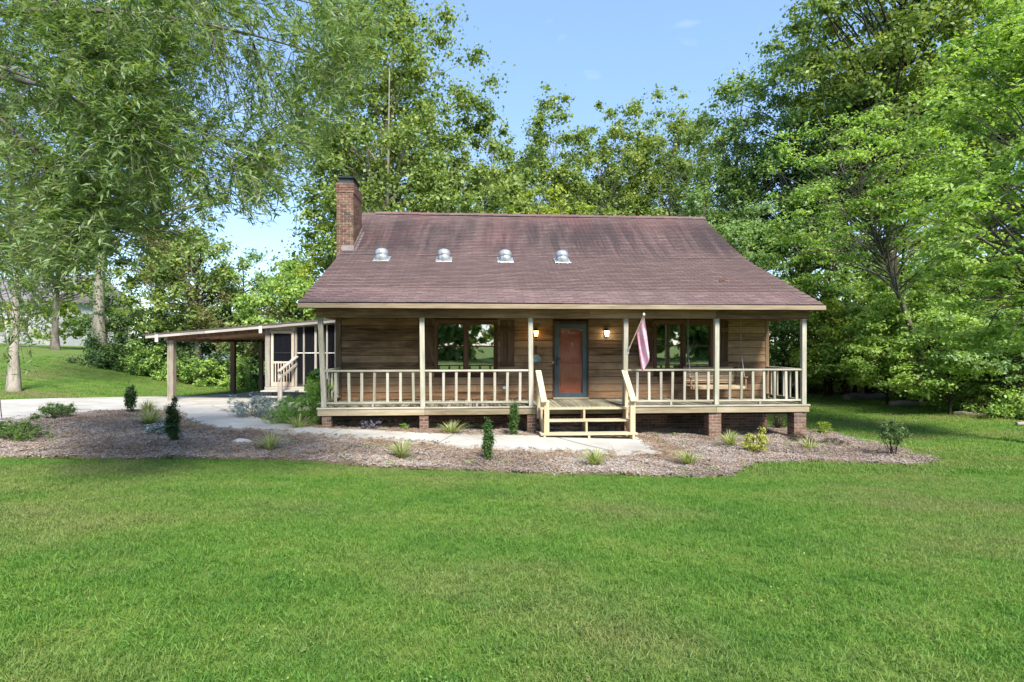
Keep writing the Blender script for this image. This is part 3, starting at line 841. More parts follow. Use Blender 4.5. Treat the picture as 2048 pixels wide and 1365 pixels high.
put('handle', MB().box((5.79, WV - .05, 1.12), (5.825, WV - .034, 1.36), .004).box((5.80, WV - .085, 1.30), (5.90, WV - .068, 1.33), .004).box((5.80, WV - .085, 1.30), (5.818, WV - .05, 1.33)).mesh('handle', M['black_metal']), storm)
span('threshold', house, (5.70, WV - .11, DZ + .001), (6.68, WV + .05, DZ + .045), M['rim'])
span('bell_button', house, (5.688, WV - .062, 1.19), (5.712, WV - .05, 1.25), M['offwhite'], .002)

# porch floor, one board after another
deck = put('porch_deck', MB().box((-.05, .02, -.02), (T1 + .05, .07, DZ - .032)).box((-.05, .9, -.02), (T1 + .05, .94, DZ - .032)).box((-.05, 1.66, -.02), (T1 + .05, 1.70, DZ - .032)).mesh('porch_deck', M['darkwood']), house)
n = 116; p = (T1 + .15) / n
for i in range(n):
    box('deck_board', deck, (p - .013, 1.80, .03), M['deck'], (-.075 + p * (i + .5), .815 + rnd.uniform(-.004, .004), DZ - .015 + rnd.uniform(-.0015, .0015)), (0, 0, rnd.uniform(-.0015, .0015)), .003)
for a, b in ((-.085, 2.39), (2.395, 5.03), (7.245, 9.47), (9.475, T1 + .085)):
    span('rim_board', house, (a, -.115, .04), (b, -.075, DZ - .035), M['rim'])
    span('nosing_board', house, (a - (.02 if a < 0 else 0), -.135, DZ - .033), (b + (.02 if b > T1 else 0), -.085, DZ + .004), M['rail'])
span('rim_board', house, (5.03, -.115, .04), (7.245, -.077, DZ - .05), M['rim'])
for t in (-.105, T1 + .085):
    span('rim_board', house, (t, -.072, .04), (t + .022, WV - .06, DZ - .033), M['rim'])

# brick: foundation wall, piers
found = put('foundation_wall', MB().box((-.08, WV + .035, -1.3), (T1 + .01, WV + .2, .04)).box((-.08, WV + .2, -1.3), (.02, 12.1, -.02)).box((T1 - .09, WV + .2, -1.3), (T1 + .01, 12.1, -.02)).mesh('foundation_wall', M['mortar']), house)
bl, bh, jt = .203, .064, .011
fb = MB(); i = 0
zz = .035 - bh
while zz > -.86:
    t = -.08 - (bl + jt) / 2 * (i % 2)
    while t < T1:
        a, b = max(t, -.08), min(t + bl, T1 + .012)
        if b - a > .03 and zz > hg(max(a, 0), WV) - .12:
            if a > 5.35:
                span('brick', found, (a, WV + .022 + rnd.uniform(-.002, .002), zz), (b, WV + .06, zz + bh), M['brick'], .004)
            else: fb.box((a, WV + .022, zz), (b, WV + .06, zz + bh))
        t += bl + jt
    zz -= bh + jt; i += 1
tag(put('brickwork', fb.mesh('brickwork', M['brick']), found), kind='stuff')
def pier(t, w):
    z0 = hg(t, 0) - .15
    pr = put('brick_pier', MB().box((t - w / 2 + .008, -.075, z0), (t + w / 2 - .008, w - .09, .035)).mesh('brick_pier', M['mortar']), house)
    z = .036 - bh; i = 0
    while z > z0:
        sp = ([(0, bl), (bl + jt, w)] if w > .25 else [(0, w)]) if i % 2 == 0 else ([(0, w - bl - jt), (w - bl, w)] if w > .25 else [(0, w / 2 - jt / 2), (w / 2 + jt / 2, w)])
        for a, b in sp:
            span('brick', pr, (t - w / 2 + a, -.083 + rnd.uniform(-.002, .002), z), (t - w / 2 + b, w - .082, z + bh), M['brick'], .004)
        z -= bh + jt; i += 1
for t, w in ((.11, .215), (2.37, .215), (4.93, .215), (7.30, .215), (9.45, .315), (11.62, .315)): pier(t, w)

# posts, beam, ceiling
PT = [.0, 2.33, 4.915, 7.23, 9.51, 11.74]
for i, t in enumerate(PT):
    box('porch_post', house, (.112, .112, BZ - DZ), M['post'], (t, -.01, (BZ + DZ) / 2), (0, R([-2.6, -.6, -.5, .5, .2, .1][i]), 0), .006)
    span('base_block', house, (t - .055, .05, DZ), (t + .06, .095, DZ + .10), M['rail'])
bt = [-.13, 3.19, 6.34, 9.48, T1 + .12]
for a, b in zip(bt, bt[1:]):
    span('beam', house, (a + .001, -.09, BZ), (b - .001, -.045, BZ + .215), M['beam'])
span('beam', house, (-.10, -.04, BZ + .01), (T1 + .1, .05, BZ + .20), M['darkwood'])
for t in (-.1, T1 + .06):
    span('beam', house, (t, .052, BZ + .01), (t + .045, WV - .06, BZ + .21), M['beam'])
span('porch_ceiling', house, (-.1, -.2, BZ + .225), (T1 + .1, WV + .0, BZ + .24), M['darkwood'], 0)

# railings: five bays, two of them beside the steps, and the two ends
RZ, RB = 1.105, .345     # tops of upper and lower rail
def rail_bay(a, b, xs):
    r = empty('railing', (0, 0, 0), 0, house)
    span('top_rail', r, (a, -.045, RZ - .042), (b, .045, RZ), M['rail'])
    span('bottom_rail', r, (a, -.03, RB - .042), (b, .03, RB), M['rail'])
    for x in xs:
        box('baluster', r, (.062, .036, RZ - RB - .042), M['post'], (x, -.0 + rnd.uniform(-.003, .003), (RZ + RB - .042) / 2), (0, R(rnd.uniform(-1.1, 1.1)), 0), .004)
    m = (a + b) / 2
    span('spacer', r, (m - .025, -.025, DZ), (m + .025, .025, RB - .042), M['post'])
rail_bay(.056, 2.274, (.30, .612, .908, 1.205, 1.508, 1.813, 2.113))
rail_bay(2.386, 4.859, (2.519, 2.827, 3.129, 3.433, 3.743, 4.049, 4.351, 4.657))
rail_bay(7.286, 9.454, (7.53, 7.823, 8.122, 8.41, 8.712, 9.014, 9.311))
rail_bay(9.566, 11.684, (9.859, 10.156, 10.445, 10.732, 11.002, 11.298, 11.57))
for t in (0, T1 - .01):
    r = empty('railing', (0, 0, 0), 0, house)
    span('top_rail', r, (t - .045, .046, RZ - .042), (t + .045, WV - .03, RZ), M['rail_v'])
    span('bottom_rail', r, (t - .03, .046, RB - .042), (t + .03, WV - .03, RB), M['rail_v'])
    for i in range(5):
        span('baluster', r, (t - .018, .25 + i * .31, RB), (t + .018, .315 + i * .31, RZ - .042), M['post'])

# front steps
st = empty('porch_steps', (0, 0, 0), 0, house)
SA, SB = 5.09, 7.19
span('tread', st, (SA - .005, -.40, DZ - .05), (SB + .02, -.138, DZ - .01), M['newpine'])
for i, (y, z, e) in enumerate(((-.66, -.035, .0), (-.95, -.30, .05))):
    span('tread', st, (SA - e, y - .03, z - .04), (SB + .02 + e, y + .255, z), M['newpine'])
def stringer(t):
    prof = [(-.08, DZ - .055), (-.40, DZ - .055), (-.40, -.08), (-.68, -.08), (-.68, -.345), (-.97, -.345), (-1.0, -.56), (-.80, -.56), (-.08, -.06)]
    n = len(prof); vs = [(x, y, z) for x in (t, t + .045) for y, z in prof]
    put('stringer', MB().add(vs, [tuple(range(n)), tuple(range(2 * n - 1, n - 1, -1))] + [(i, (i + 1) % n, n + (i + 1) % n, n + i) for i in range(n)]).mesh('stringer', M['newpine_v']), st)
stringer(SA + .02); stringer((SA + SB) / 2 - .02); stringer(SB - .05)
for t in (5.05, 7.245):
    s = 1 if t < 6 else -1
    span('newel_post', st, (t + (.085 if s > 0 else -.125), -.86, -.60), (t + (.085 if s > 0 else -.125) + .115, -.77, .44), M['newpine_v'])
    span('newel_post', st, (t + (-.005 if s > 0 else -.075), -.20, -.05), (t + (-.005 if s > 0 else -.075) + .08, -.12, 1.02), M['newpine_v'])
    x = t + .045 * s + (.0 if s > 0 else 0)
    a = Vector((x, -.02, 1.075)); b = Vector((x + .03 * s, -.95, .415)); d = b - a
    box('handrail', st, (.135, d.length, .038), M['newpine_d'], tuple((a + b) / 2), (math.atan2(-d.z, -d.y) * -1 * -1, 0, math.atan2(d.x, -d.y)), .006)
    e = Vector((x + .02 * s, -.15, .90)); f = Vector((x + .05 * s, -.80, .42)); d = f - e
    box('side_rail', st, (.036, d.length, .085), M['newpine_d'], tuple((e + f) / 2), (math.atan2(-d.z, -d.y), 0, 0), .004)

# roof: slope profile, deck, shingle courses
RP = [(-.37, 2.655), (1.2, 3.31), (2.9, 4.03), (3.55, 4.325), (4.05, 4.60), (4.6, 4.92), (6.0, 5.80), (6.95, 6.385)]
ra, rb = -.455, 12.085
rv = []; rf = []
prof = RP + [(8.3, 5.65), (12.6, 3.2)]
for x in (ra + .015, rb - .015):
    rv += [(x, y, z) for y, z in prof] + [(x, y, z - .11) for y, z in prof]
n = len(prof)
for k in range(n - 1):
    rf += [(k, k + 1, 2 * n + k + 1, 2 * n + k), (n + k, 3 * n + k, 3 * n + k + 1, n + k + 1)]
    rf += [(k, n + k, n + k + 1, k + 1), (2 * n + k, 2 * n + k + 1, 3 * n + k + 1, 3 * n + k)]
rf += [(0, 2 * n, 3 * n, n), (n - 1, 2 * n - 1, 4 * n - 1, 3 * n - 1)]
roof = put('roof', MB().add(rv, rf).mesh('roof', M['leanroof']), house)
span('fascia_board', house, (ra, -.40, 2.545), (rb, -.372, 2.652), M['fascia'], .003)
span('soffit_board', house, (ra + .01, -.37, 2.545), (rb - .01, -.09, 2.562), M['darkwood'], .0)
# shingles: each tab a tapered piece, exposure .135 m
seg = [math.dist(a, b) for a, b in zip(RP, RP[1:])]
tot = sum(seg)
def on_slope(s):
    for (a, b), L in zip(zip(RP, RP[1:]), seg):
        if s <= L or (a, b) == (RP[-2], RP[-1]):
            f = s / L
            return a[0] + (b[0] - a[0]) * f, a[1] + (b[1] - a[1]) * f, math.atan2(b[1] - a[1], b[0] - a[0])
        s -= L
ex, tw = .132, .305
nr = int(tot / ex); ns = 0
shm = MB().box((-tw / 2 + .004, 0, 0), (tw / 2 - .004, .20, .016)).mesh('shingle', M['shingle'])
shm.materials.append(M['shingle_edge']); shm.polygons[2].material_index = 1
vv = []; ff = []
def sag(t, s):      # the old roof is not quite flat
    return .010 * sin(t * .55 + s * .3) + .002 * sin(t * 2.7 - s)
for r in range(nr):
    y, z, an = on_slope(r * ex)
    off = (r % 2) * tw / 2
    dvx, dvz = cos(an), sin(an)
    for c in range(-1, int((rb - ra) / tw) + 2):
        a = ra + c * tw + off; b = a + tw
        a, b = max(a, ra), min(b, rb)
        if b - a < .06: continue
        m = (a + b) / 2
        zz = z + .012 + sag(m, r * ex)
        full = b - a > tw - .002
        if ns < 300 and full and r < 8:
            put('shingle', shm, roof, (m, y - .005 + rnd.uniform(-.004, .004), zz + rnd.uniform(-.001, .002)), (an - .035, 0, 0)); ns += 1
        else:
            i = len(vv); d0 = rnd.uniform(-.004, .004); th = .016 + rnd.uniform(0, .003)
            p0 = (y + d0 * dvx, zz + d0 * dvz); p1 = (y + .17 * dvx, z + .17 * dvz + sag(m, r * ex))
            a += .004; b -= .004
            vv += [(a, p0[0], p0[1] + th), (b, p0[0], p0[1] + th), (b, p1[0], p1[1] + .008), (a, p1[0], p1[1] + .008), (a, p0[0], p0[1] - .012), (b, p0[0], p0[1] - .012)]
            ff += [(i, i + 1, i + 2, i + 3), (i, i + 4, i + 5, i + 1)]
scm = mesh_np('shingle_courses', vv, np.array(ff), M['shingle']); scm.materials.append(M['shingle_edge'])
scm.polygons.foreach_set('material_index', np.arange(len(ff)) % 2)
sc_ = put('shingle_courses', scm, roof)
tag(sc_, kind='stuff')
for i in range(24):
    a = ra + (rb - ra) * i / 24
    cap = MB().add([(0, -.16, -.075), (.56, -.16, -.075), (.56, 0, .022), (0, 0, .022), (.56, .16, -.075), (0, .16, -.075), (0, -.16, -.095), (.56, -.16, -.095)], [(0, 1, 2, 3), (3, 2, 4, 5), (6, 7, 1, 0)])
    if i == 0: capm = cap.mesh('ridge_cap', M['shingle'])
    put('ridge_cap', capm, roof, (a, 6.95, 6.415 + (.012 if i > 0 else -.03) + .004 * sin(i)), (0, R(-1.2), 0))
# roof vents: flange, collar, dome
for t, v in ((.87, 3.22), (2.68, 3.22), (4.49, 3.22), (6.19, 3.22)):
    y = v; z = np.interp(v, [p[0] for p in RP], [p[1] for p in RP]) + .02
    vt = empty('roof_vent', (t, y, z), 0, house)
    put('flange', MB().box((-.235, -.22, -.004), (.235, .30, .012), .004).mesh('flange', M['galv']), vt, (0, 0, .012), (R(23.5), 0, 0))
    put('collar', MB().lathe([(.18, -.12), (.177, .08), (.174, .18)], 20).mesh('collar', M['galv'], True), vt)
    put('dome', MB().lathe([(.178, .13), (.192, .15), (.190, .21), (.172, .265), (.13, .305), (.07, .33), (.004, .335)], 20).mesh('dome', M['galv'], True), vt)
# chimney
ch0, ch1, cv0, cv1, ctop = -.60, -.095, 3.95, 5.29, 6.62
chim = put('chimney', MB().box((ch0 + .012, cv0 + .012, -.9), (ch1 - .012, cv1 - .012, ctop)).mesh('chimney', M['mortar']), house)
cb = MB(); i = 0; zz = ctop - bh
nb_ = 0
while zz > -.6:
    hi = zz > 3.95
    grow = .018 if ctop - zz < .30 else 0
    def br(lo, hi_):
        global nb_
        if hi and nb_ < 300:
            span('brick', chim, lo, hi_, M['brick'], .004); nb_ += 1
        else: cb.box(lo, hi_)
    a0, a1 = ch0 - grow, ch1 + grow
    y0, y1 = cv0 - grow, cv1 + grow
    fr = [(a0, a0 + bl), (a0 + bl + jt, a0 + 2 * bl + jt), (a0 + 2 * bl + 2 * jt, a1)] if i % 2 == 0 else [(a0, a0 + .092), (a0 + .103, a0 + .306), (a0 + .317, a1)]
    for a, b in fr:
        br((a, y0 + rnd.uniform(-.002, .002), zz), (b, y0 + .09, zz + bh))
    y = y0 + .09 + jt if i % 2 == 0 else y0 + .09 + jt + .106
    if i % 2 == 1: br((a1 - .09, y0 + .09 + jt, zz), (a1 + rnd.uniform(-.002, .002), y0 + .09 + .106, zz + bh))
    while y < y1 - .03:
        br((a1 - .09, y, zz), (a1 + rnd.uniform(-.002, .002), min(y + bl, y1), zz + bh)); y += bl + jt
    cb.box((a0, y1 - .09, zz), (a1 - .1, y1, zz + bh)); cb.box((a0, y0 + .1, zz), (a0 + .09, y1 - .1, zz + bh))
    zz -= bh + jt; i += 1
tag(put('brickwork', cb.mesh('brickwork', M['brick']), chim), kind='stuff')
cp = MB().box((ch0 + .04, cv0 + .10, ctop), (ch1 - .03, cv1 - .35, ctop + .17), .004).box((ch0 - .0, cv0 + .03, ctop + .172), (ch1 + .02, cv1 - .28, ctop + .205), .006)
put('cap', cp.mesh('cap', M['cap_metal']), chim)
fl = MB()
za = lambda v: float(np.interp(v, [p[0] for p in RP], [p[1] for p in RP]))
ys = [cv0 - .02, 4.3, 4.6, 5.0, cv1 + .02]
vs = []; fs = []
for y in ys: vs += [(ch1 + .004, y, za(y) - .02), (ch1 + .004, y, za(y) + .17), (ch1 + .018, y, za(y) + .17), (ch1 + .018, y, za(y) + .03), (ch1 + .09, y, za(y) + .028)]
for k in range(len(ys) - 1):
    for j in range(4): fs.append((k * 5 + j, k * 5 + j + 1, k * 5 + 5 + j + 1, k * 5 + 5 + j))
fl.add(vs, fs)
fl.box((ch0 + .15, cv0 - .03, za(cv0) - .02), (ch1 + .02, cv0 - .006, za(cv0) + .17), .003)
put('flashing', fl.mesh('flashing', M['flashing']), chim)

# ---------------------------------------------------------------- lean-to carport and screened porch
PV = 6.8
port = thing('carport', 'lean-to carport with a low sloping roof and a screened porch beside the house', 'carport', (HO[0], HO[1], 0), HA)
def lz(t): return 2.56 + (t + 1.28) * (2.56 - 2.005) / (7.53 - 1.28)      # roof line at the front edge
def slanted(name, parent, t0, t1, v0, v1, dz0, dz1, mat):
    vs = [(t, v, lz(t) + d) for t in (t0, t1) for v in (v0, v1) for d in (dz0, dz1)]
    return put(name, MB().add(vs, [(0, 1, 3, 2), (4, 6, 7, 5), (0, 4, 5, 1), (2, 3, 7, 6), (0, 2, 6, 4), (1, 5, 7, 3)]).mesh(name, mat), parent)
slanted('roof', port, -7.62, -.60, PV - .30, 16.2, .0, .05, M['leanroof'])
slanted('soffit', port, -7.5, -3.62, PV - .02, 16.0, -.05, -.005, M['soffit'])
for t0, t1 in ((-7.56, -5.6), (-5.598, -3.75), (-3.748, -.12)):
    slanted('fascia_board', port, t0, t1, PV - .32, PV - .29, -.085, .012, M['grey'])
slanted('drip_edge', port, -7.64, -.12, PV - .335, PV - .28, .014, .058, M['leanroof'])
for i in range(9):
    v = PV + .6 + i * 1.1
    slanted('rafter', port, -7.4, -3.65, v, v + .05, -.16, -.052, M['soffit'])
for t in (-7.18, -3.75):
    span('bracket', port, (t - .05, PV - .36, lz(t) - .24), (t + .05, PV - .325, lz(t) + .01), M['offwhite'])
# front edge beam under fascia, eave beam over the posts
slanted('beam', port, -7.0, -3.65, PV + .0, PV + .08, -.20, -.055, M['redpost'])
span('beam', port, (-7.0, PV + .09, lz(-6.9) - .24), (-6.86, 16, lz(-6.9) - .08), M['redpost'])
for v, w, m in ((PV, .20, 'oldpost'), (11.9, .18, 'redpost'), (15.2, .18, 'redpost')):
    zb = hg(-6.9, v) - .1; zt = lz(-6.9) - .2
    span('post', port, (-6.9 - w / 2, v - .02, zb), (-6.9 + w / 2, v + w, zt), M[m])
slanted('beam', port, -7.0, -3.65, 15.9, 15.98, -.28, -.05, M['redpost'])
# screened porch: frame, floor, panels, back wall
PF = .21
span('floor', port, (-3.68, PV + .02, PF - .06), (-.62, 10.4, PF), M['rim'], 0)
span('rim_board', port, (-3.72, PV - .045, PF - .17), (-.62, PV - .005, PF + .02), M['grey'])
for t in (-3.6, -2.2, -1.0):
    span('foot', port, (t, PV + .05, hg(t, PV) - .1), (t + .1, PV + .15, PF - .062), M['oldpost'])
def upright(t, w, m='grey_v', dv=0.0):
    span('post', port, (t - w / 2, PV - .04 - dv, PF + .022), (t + w / 2, PV + .05, lz(t) - .03), M[m])
upright(-3.62, .16, 'grey_v', .01)
for t, w in ((-2.66, .085), (-2.385, .055), (-1.98, .075), (-1.59, .055), (-1.28, .075)): upright(t, w)
slanted('header', port, -3.54, -1.1, PV - .035, PV + .03, -.125, -.03, M['grey'])
xs = [-2.617, -2.412, -2.357, -2.018, -1.942, -1.618, -1.562, -1.318]
for a, b in zip(xs[::2], xs[1::2]):
    span('mid_rail', port, (a, PV - .03, 1.395), (b, PV + .02, 1.43), M['offwhite'])
    vs = [(a, PV, PF + .02), (b, PV, PF + .02), (b, PV, lz(b) - .12), (a, PV, lz(a) - .12)]
    put('screen', MB().add(vs, [(0, 1, 2, 3)]).mesh('screen', M['screen']), port)
nbp = 20
for i in range(nbp):
    t = -3.65 + i * 3.0 / nbp
    span('plank', port, (t, 10.4, PF), (t + 3.0 / nbp - .012, 10.43, 2.4), M['backplank'])
span('back_wall', port, (-3.7, 10.432, PF - .3), (-.62, 10.5, 2.6), M['darkwood'], 0)
span('side_wall', port, (-3.7, PV + .06, PF), (-3.66, 10.4, 2.12), M['backplank'], 0)
# screen door
sdr = empty('screen_door', (0, 0, 0), 0, port)
a, b = -3.50, -2.72
for x0, x1, z0, z1 in ((a, a + .085, PF + .03, 2.19), (b - .085, b, PF + .03, 2.19)):
    span('frame', sdr, (x0, PV - .055, z0), (x1, PV - .02, z1), M['screendoor'])
for z0, z1 in ((PF + .03, .40), (1.05, 1.12), (2.10, 2.19)):
    span('frame', sdr, (a + .085, PV - .054, z0), (b - .085, PV - .021, z1), M['screendoor'])
for i in range(6):
    x = a + .085 + (i + .7) * (b - a - .17) / 6.4
    span('slat', sdr, (x - .016, PV - .052, .40), (x + .016, PV - .030, 1.05), M['screendoor'])
span('cross_bar', sdr, (a + .085, PV - .05, 1.40), (b - .085, PV - .03, 1.43), M['black_metal'])
put('screen', MB().add([(a + .08, PV - .022, PF + .05), (b - .08, PV - .022, PF + .05), (b - .08, PV - .022, 2.12), (a + .08, PV - .022, 2.12)], [(0, 1, 2, 3)]).mesh('screen', M['screen']), sdr)
span('handle', sdr, (a + .10, PV - .08, .78), (a + .12, PV - .055, .90), M['black_metal'])
slanted('lintel', port, -3.54, -2.70, PV - .03, PV + .03, -.24, -.126, M['screendoor'])
# side steps
ss = empty('side_steps', (0, 0, 0), 0, port)
span('tread', ss, (-3.70, PV - .50, PF - .12), (-2.55, PV - .05, PF - .08), M['grey'])
span('tread', ss, (-3.62, PV - .82, PF - .29), (-2.75, PV - .52, PF - .255), M['grey'])
span('tread', ss, (-3.66, PV - 1.12, PF - .46), (-2.75, PV - .84, PF - .425), M['grey'])
for t in (-3.5, -2.95):
    span('riser', ss, (t, PV - 1.0, hg(t, PV - .8) - .05), (t + .09, PV - .4, PF - .30), M['oldpost'])
span('post', ss, (-2.93, PV - 1.08, hg(-2.9, PV - 1) - .08), (-2.80, PV - .99, .78), M['grey_v'])
for z0 in (.86, .60):
    e = Vector((-2.86, PV - 1.16, z0 - .03)); f = Vector((-2.62, PV - .05, z0 + .42)); d = f - e
    box('handrail', ss, (.13 if z0 > .7 else .04, d.length, .04 if z0 > .7 else .09), M['grey'], tuple((e + f) / 2), (math.atan2(d.z, d.y), 0, math.atan2(-d.x, d.y)), .004)
# ---------------------------------------------------------------- things on the porch
def on_house(name, label, cat, t, v, z, group=None):
    x, y = hw(t, v)
    return thing(name, label, cat, (x, y, z), HA, group)
def lantern(t, z, lit_m, label):
    l = on_house('wall_lantern', label, 'lantern', t, WV - .05, z, 'lanterns either side of the front door')
    put('back_plate', MB().box((-.05, -.012, -.10), (.05, .02, .12), .006).mesh('back_plate', M['black_metal']), l)
    put('arm', MB().tube([(0, -.01, -.06), (0, -.07, -.10), (0, -.11, -.085)], .009, 6).tube([(0, -.01, .08), (0, -.08, .14), (0, -.11, .115)], .009, 6).mesh('arm', M['black_metal']), l)
    T = Matrix.Translation((0, -.11, 0))
    put('lamp_glass', MB().lathe([(.035, -.075), (.066, .075)], 6, T).mesh('lamp_glass', lit_m), l)
    put('cap', MB().lathe([(.082, .076), (.07, .095), (.03, .12), (.012, .135), (.002, .14)], 6, T).mesh('cap', M['black_metal']), l)
    put('base', MB().lathe([(.012, -.11), (.03, -.092), (.042, -.076)], 6, T).mesh('base', M['black_metal']), l)
    cg = MB()
    for k in range(6):
        a = 2 * pi * k / 6
        cg.tube([(.037 * cos(a), -.11 + .037 * sin(a), -.075), (.069 * cos(a), -.11 + .069 * sin(a), .076)], .0045, 4)
    put('cage', cg.mesh('cage', M['black_metal']), l)
lantern(5.227, 2.0, M['lamp_amber'], 'amber glowing wall lantern left of the red front door')
lantern(7.158, 2.0, M['lamp_white'], 'whitish glowing wall lantern right of the red front door')
pan = on_house('frying_pan', 'worn grey frying pan hanging by its handle left of the front door', 'frying pan', 5.235, WV - .055, 1.31)
X90 = Matrix.Rotation(R(90), 4, 'X')
put('pan_dish', MB().lathe([(.002, .0), (.105, .0), (.125, .028), (.131, .028), (.112, -.006), (.002, -.007)], 24, X90).mesh('pan_dish', M['steel'], True), pan)
put('handle', MB().tube([(0, -.015, .12), (0, -.02, .18), (0, -.012, .36)], [.014, .012, .016], 8).mesh('handle', M['black_metal'], True), pan)
# flag on its pole, fixed to the post right of the steps
fl_ = on_house('flag', 'faded pink flag drooping from a wooden pole on the porch post', 'flag', 7.275, -.075, 1.54)
pa = Vector((0, 0, 0)); pb = Vector((.23, -.55, .86))
put('pole', MB().tube([pa, pb], .013, 8).mesh('pole', M['newpine_v']), fl_)
put('finial', MB().lathe([(.004, -.03), (.024, -.02), (.03, .01), (.02, .035), (.003, .045)], 10, Matrix.Translation(pb)).mesh('finial', M['white'], True), fl_)
put('bracket', MB().tube([pa - (pb - pa) * .04, pa + (pb - pa) * .12], .022, 8).box((-.05, .0, -.06), (.03, .014, .06)).mesh('bracket', M['galv']), fl_)
cm = MB(); nu, nv = 12, 26
for j in range(nv + 1):
    s = j / nv
    for i in range(nu + 1):
        u = i / nu
        top = pa + (pb - pa) * (.97 - .46 * u)                      # along the pole from its tip
        L = 1.16 - .28 * abs(u - .55) - .12 * u
        drop = s * L
        nar = 1 - .35 * s
        x = top.x + (.02 + .16 * s * (1 - u) + .10 * s * u) + .012 * sin(9 * u + 5 * s) * s
        y = top.y + (1 - nar) * (.28 * (u - .5)) * -1 + .05 * sin(u * 11 + s * 2) * min(1, s * 3)
        cm.v.append((x, y, top.z - drop * (.86 + .14 * u)))
for j in range(nv):
    for i in range(nu):
        a = j * (nu + 1) + i
        cm.f.append((a, a + 1, a + nu + 2, a + nu + 1))
put('cloth', cm.mesh('cloth', M['flag'], True), fl_)
# porch swing
sw = on_house('porch_swing', 'slatted wooden porch swing hanging by chains at the right end of the porch', 'porch swing', 9.9, .98, .61)
wdt = .70
def slope_box(name, lo, hi, mat, rx=0.0, piv=(0, 0, 0)):
    c = (Vector(lo) + Vector(hi)) / 2; s = Vector(hi) - Vector(lo)
    Mx = Matrix.Translation(piv) @ Matrix.Rotation(rx, 4, 'X') @ Matrix.Translation(c)
    key = (tuple(round(q, 3) for q in s), mat.name, .004)
    me = _box_cache.get(key)
    if me is None:
        h = s / 2; me = MB().box(tuple(-h), tuple(h), .004).mesh(name, mat); _box_cache[key] = me
    o = put(name, me, sw, tuple(Mx.to_translation()), tuple(Mx.to_euler()))
    return o
for i in range(8):
    slope_box('seat_slat', (-wdt, -.26 + i * .066, .0), (wdt, -.21 + i * .066, .018), M['swing'])
for i in range(8):
    slope_box('back_slat', (-wdt, -.009, .05 + i * .058), (wdt, .009, .093 + i * .058), M['swing'], R(-16), (0, .27, .01))
for x in (-wdt + .04, 0, wdt - .04):
    slope_box('support', (x - .02, -.27, -.06), (x + .02, .28, -.001), M['swing_d'])
    slope_box('upright', (x - .02, .011, .0), (x + .02, .045, .52), M['swing_d'], R(-16), (0, .27, .01))
slope_box('front_apron', (-wdt, -.285, -.06), (wdt, -.262, .02), M['swing'])
for x in (-wdt - .03, wdt + .03):
    slope_box('armrest', (x - .045, -.30, .235), (x + .045, .31, .258), M['swing_d'])
    slope_box('arm_post', (x - .02, -.26, -.06), (x + .02, -.22, .234), M['swing_d'])
    c = MB().tube([(x, -.24, .0), (x * .985, .0, .95)], .009, 5).tube([(x, .30, .0), (x * .985, .0, .95)], .009, 5).tube([(x * .985, 0, .95), (x * .98, 0, 1.93)], .009, 5)
    put('chain', c.mesh('chain', M['chain']), sw)

# ---------------------------------------------------------------- neighbour's house far off on the left
fx, fy = -52, 62
nb = thing('neighbour_house', 'white clapboard house far behind the trees on the left', 'house', (fx, fy, g(fx, fy)), R(-18))
put('wall', MB().box((-9, -4, -1), (9, 4, 4.2)).mesh('wall', plain('white_clapboard', (.34, .34, .34), (.42, .42, .41), 3, .8, .1)), nb)
rfm = MB().add([(-9.5, -4.6, 4.1), (9.5, -4.6, 4.1), (9.5, 0, 7.2), (-9.5, 0, 7.2), (9.5, 4.6, 4.1), (-9.5, 4.6, 4.1)], [(0, 1, 2, 3), (3, 2, 4, 5), (0, 3, 5), (1, 4, 2)])
put('roof', rfm.mesh('roof', M['flashing']), nb)
for x in (-6.5, -3, 1.5, 5):
    w = put('window', MB().box((x - .7, -4.06, 1.0), (x + .7, -3.98, 2.7)).mesh('window', M['offwhite']), nb)
    put('pane', MB().box((x - .58, -4.09, 1.1), (x + .58, -4.062, 2.6)).mesh('pane', M['room']), w)
# second outbuilding glimpsed between the trunks
fx, fy = -25, 45
sh = thing('garden_shed', 'pale shed glimpsed between the trees left of the carport', 'shed', (fx, fy, g(fx, fy)), R(10))
put('wall', MB().box((-2, -1.6, -.6), (2, 1.6, 2.6)).mesh('wall', M['white']), sh)
put('roof', MB().add([(-2.3, -2, 2.5), (2.3, -2, 2.5), (2.3, 0, 3.6), (-2.3, 0, 3.6), (2.3, 2, 2.5), (-2.3, 2, 2.5)], [(0, 1, 2, 3), (3, 2, 4, 5), (0, 3, 5), (1, 4, 2)]).mesh('roof', M['galv']), sh)
put('window', MB().box((-.6, -1.66, 1.0), (.6, -1.61, 1.9)).mesh('window', M['room']), sh)
# pale rock in the bed
rk = bpy.data.meshes.new('rock'); bm = bmesh.new(); bmesh.ops.create_icosphere(bm, subdivisions=2, radius=1)
for v in bm.verts: v.co *= 1 + .18 * sin(v.co.x * 5 + 1) * sin(v.co.y * 4) * cos(v.co.z * 3)
bm.to_mesh(rk); bm.free(); rk.materials.append(M['stone'])
o = put('rock', rk, None, (-5.35, 11.29, g(-5.35, 11.29) + .06), (0, .1, .6), (.17, .11, .065))
tag(o, 'pale rounded rock lying in the mulch below the path', 'rock')
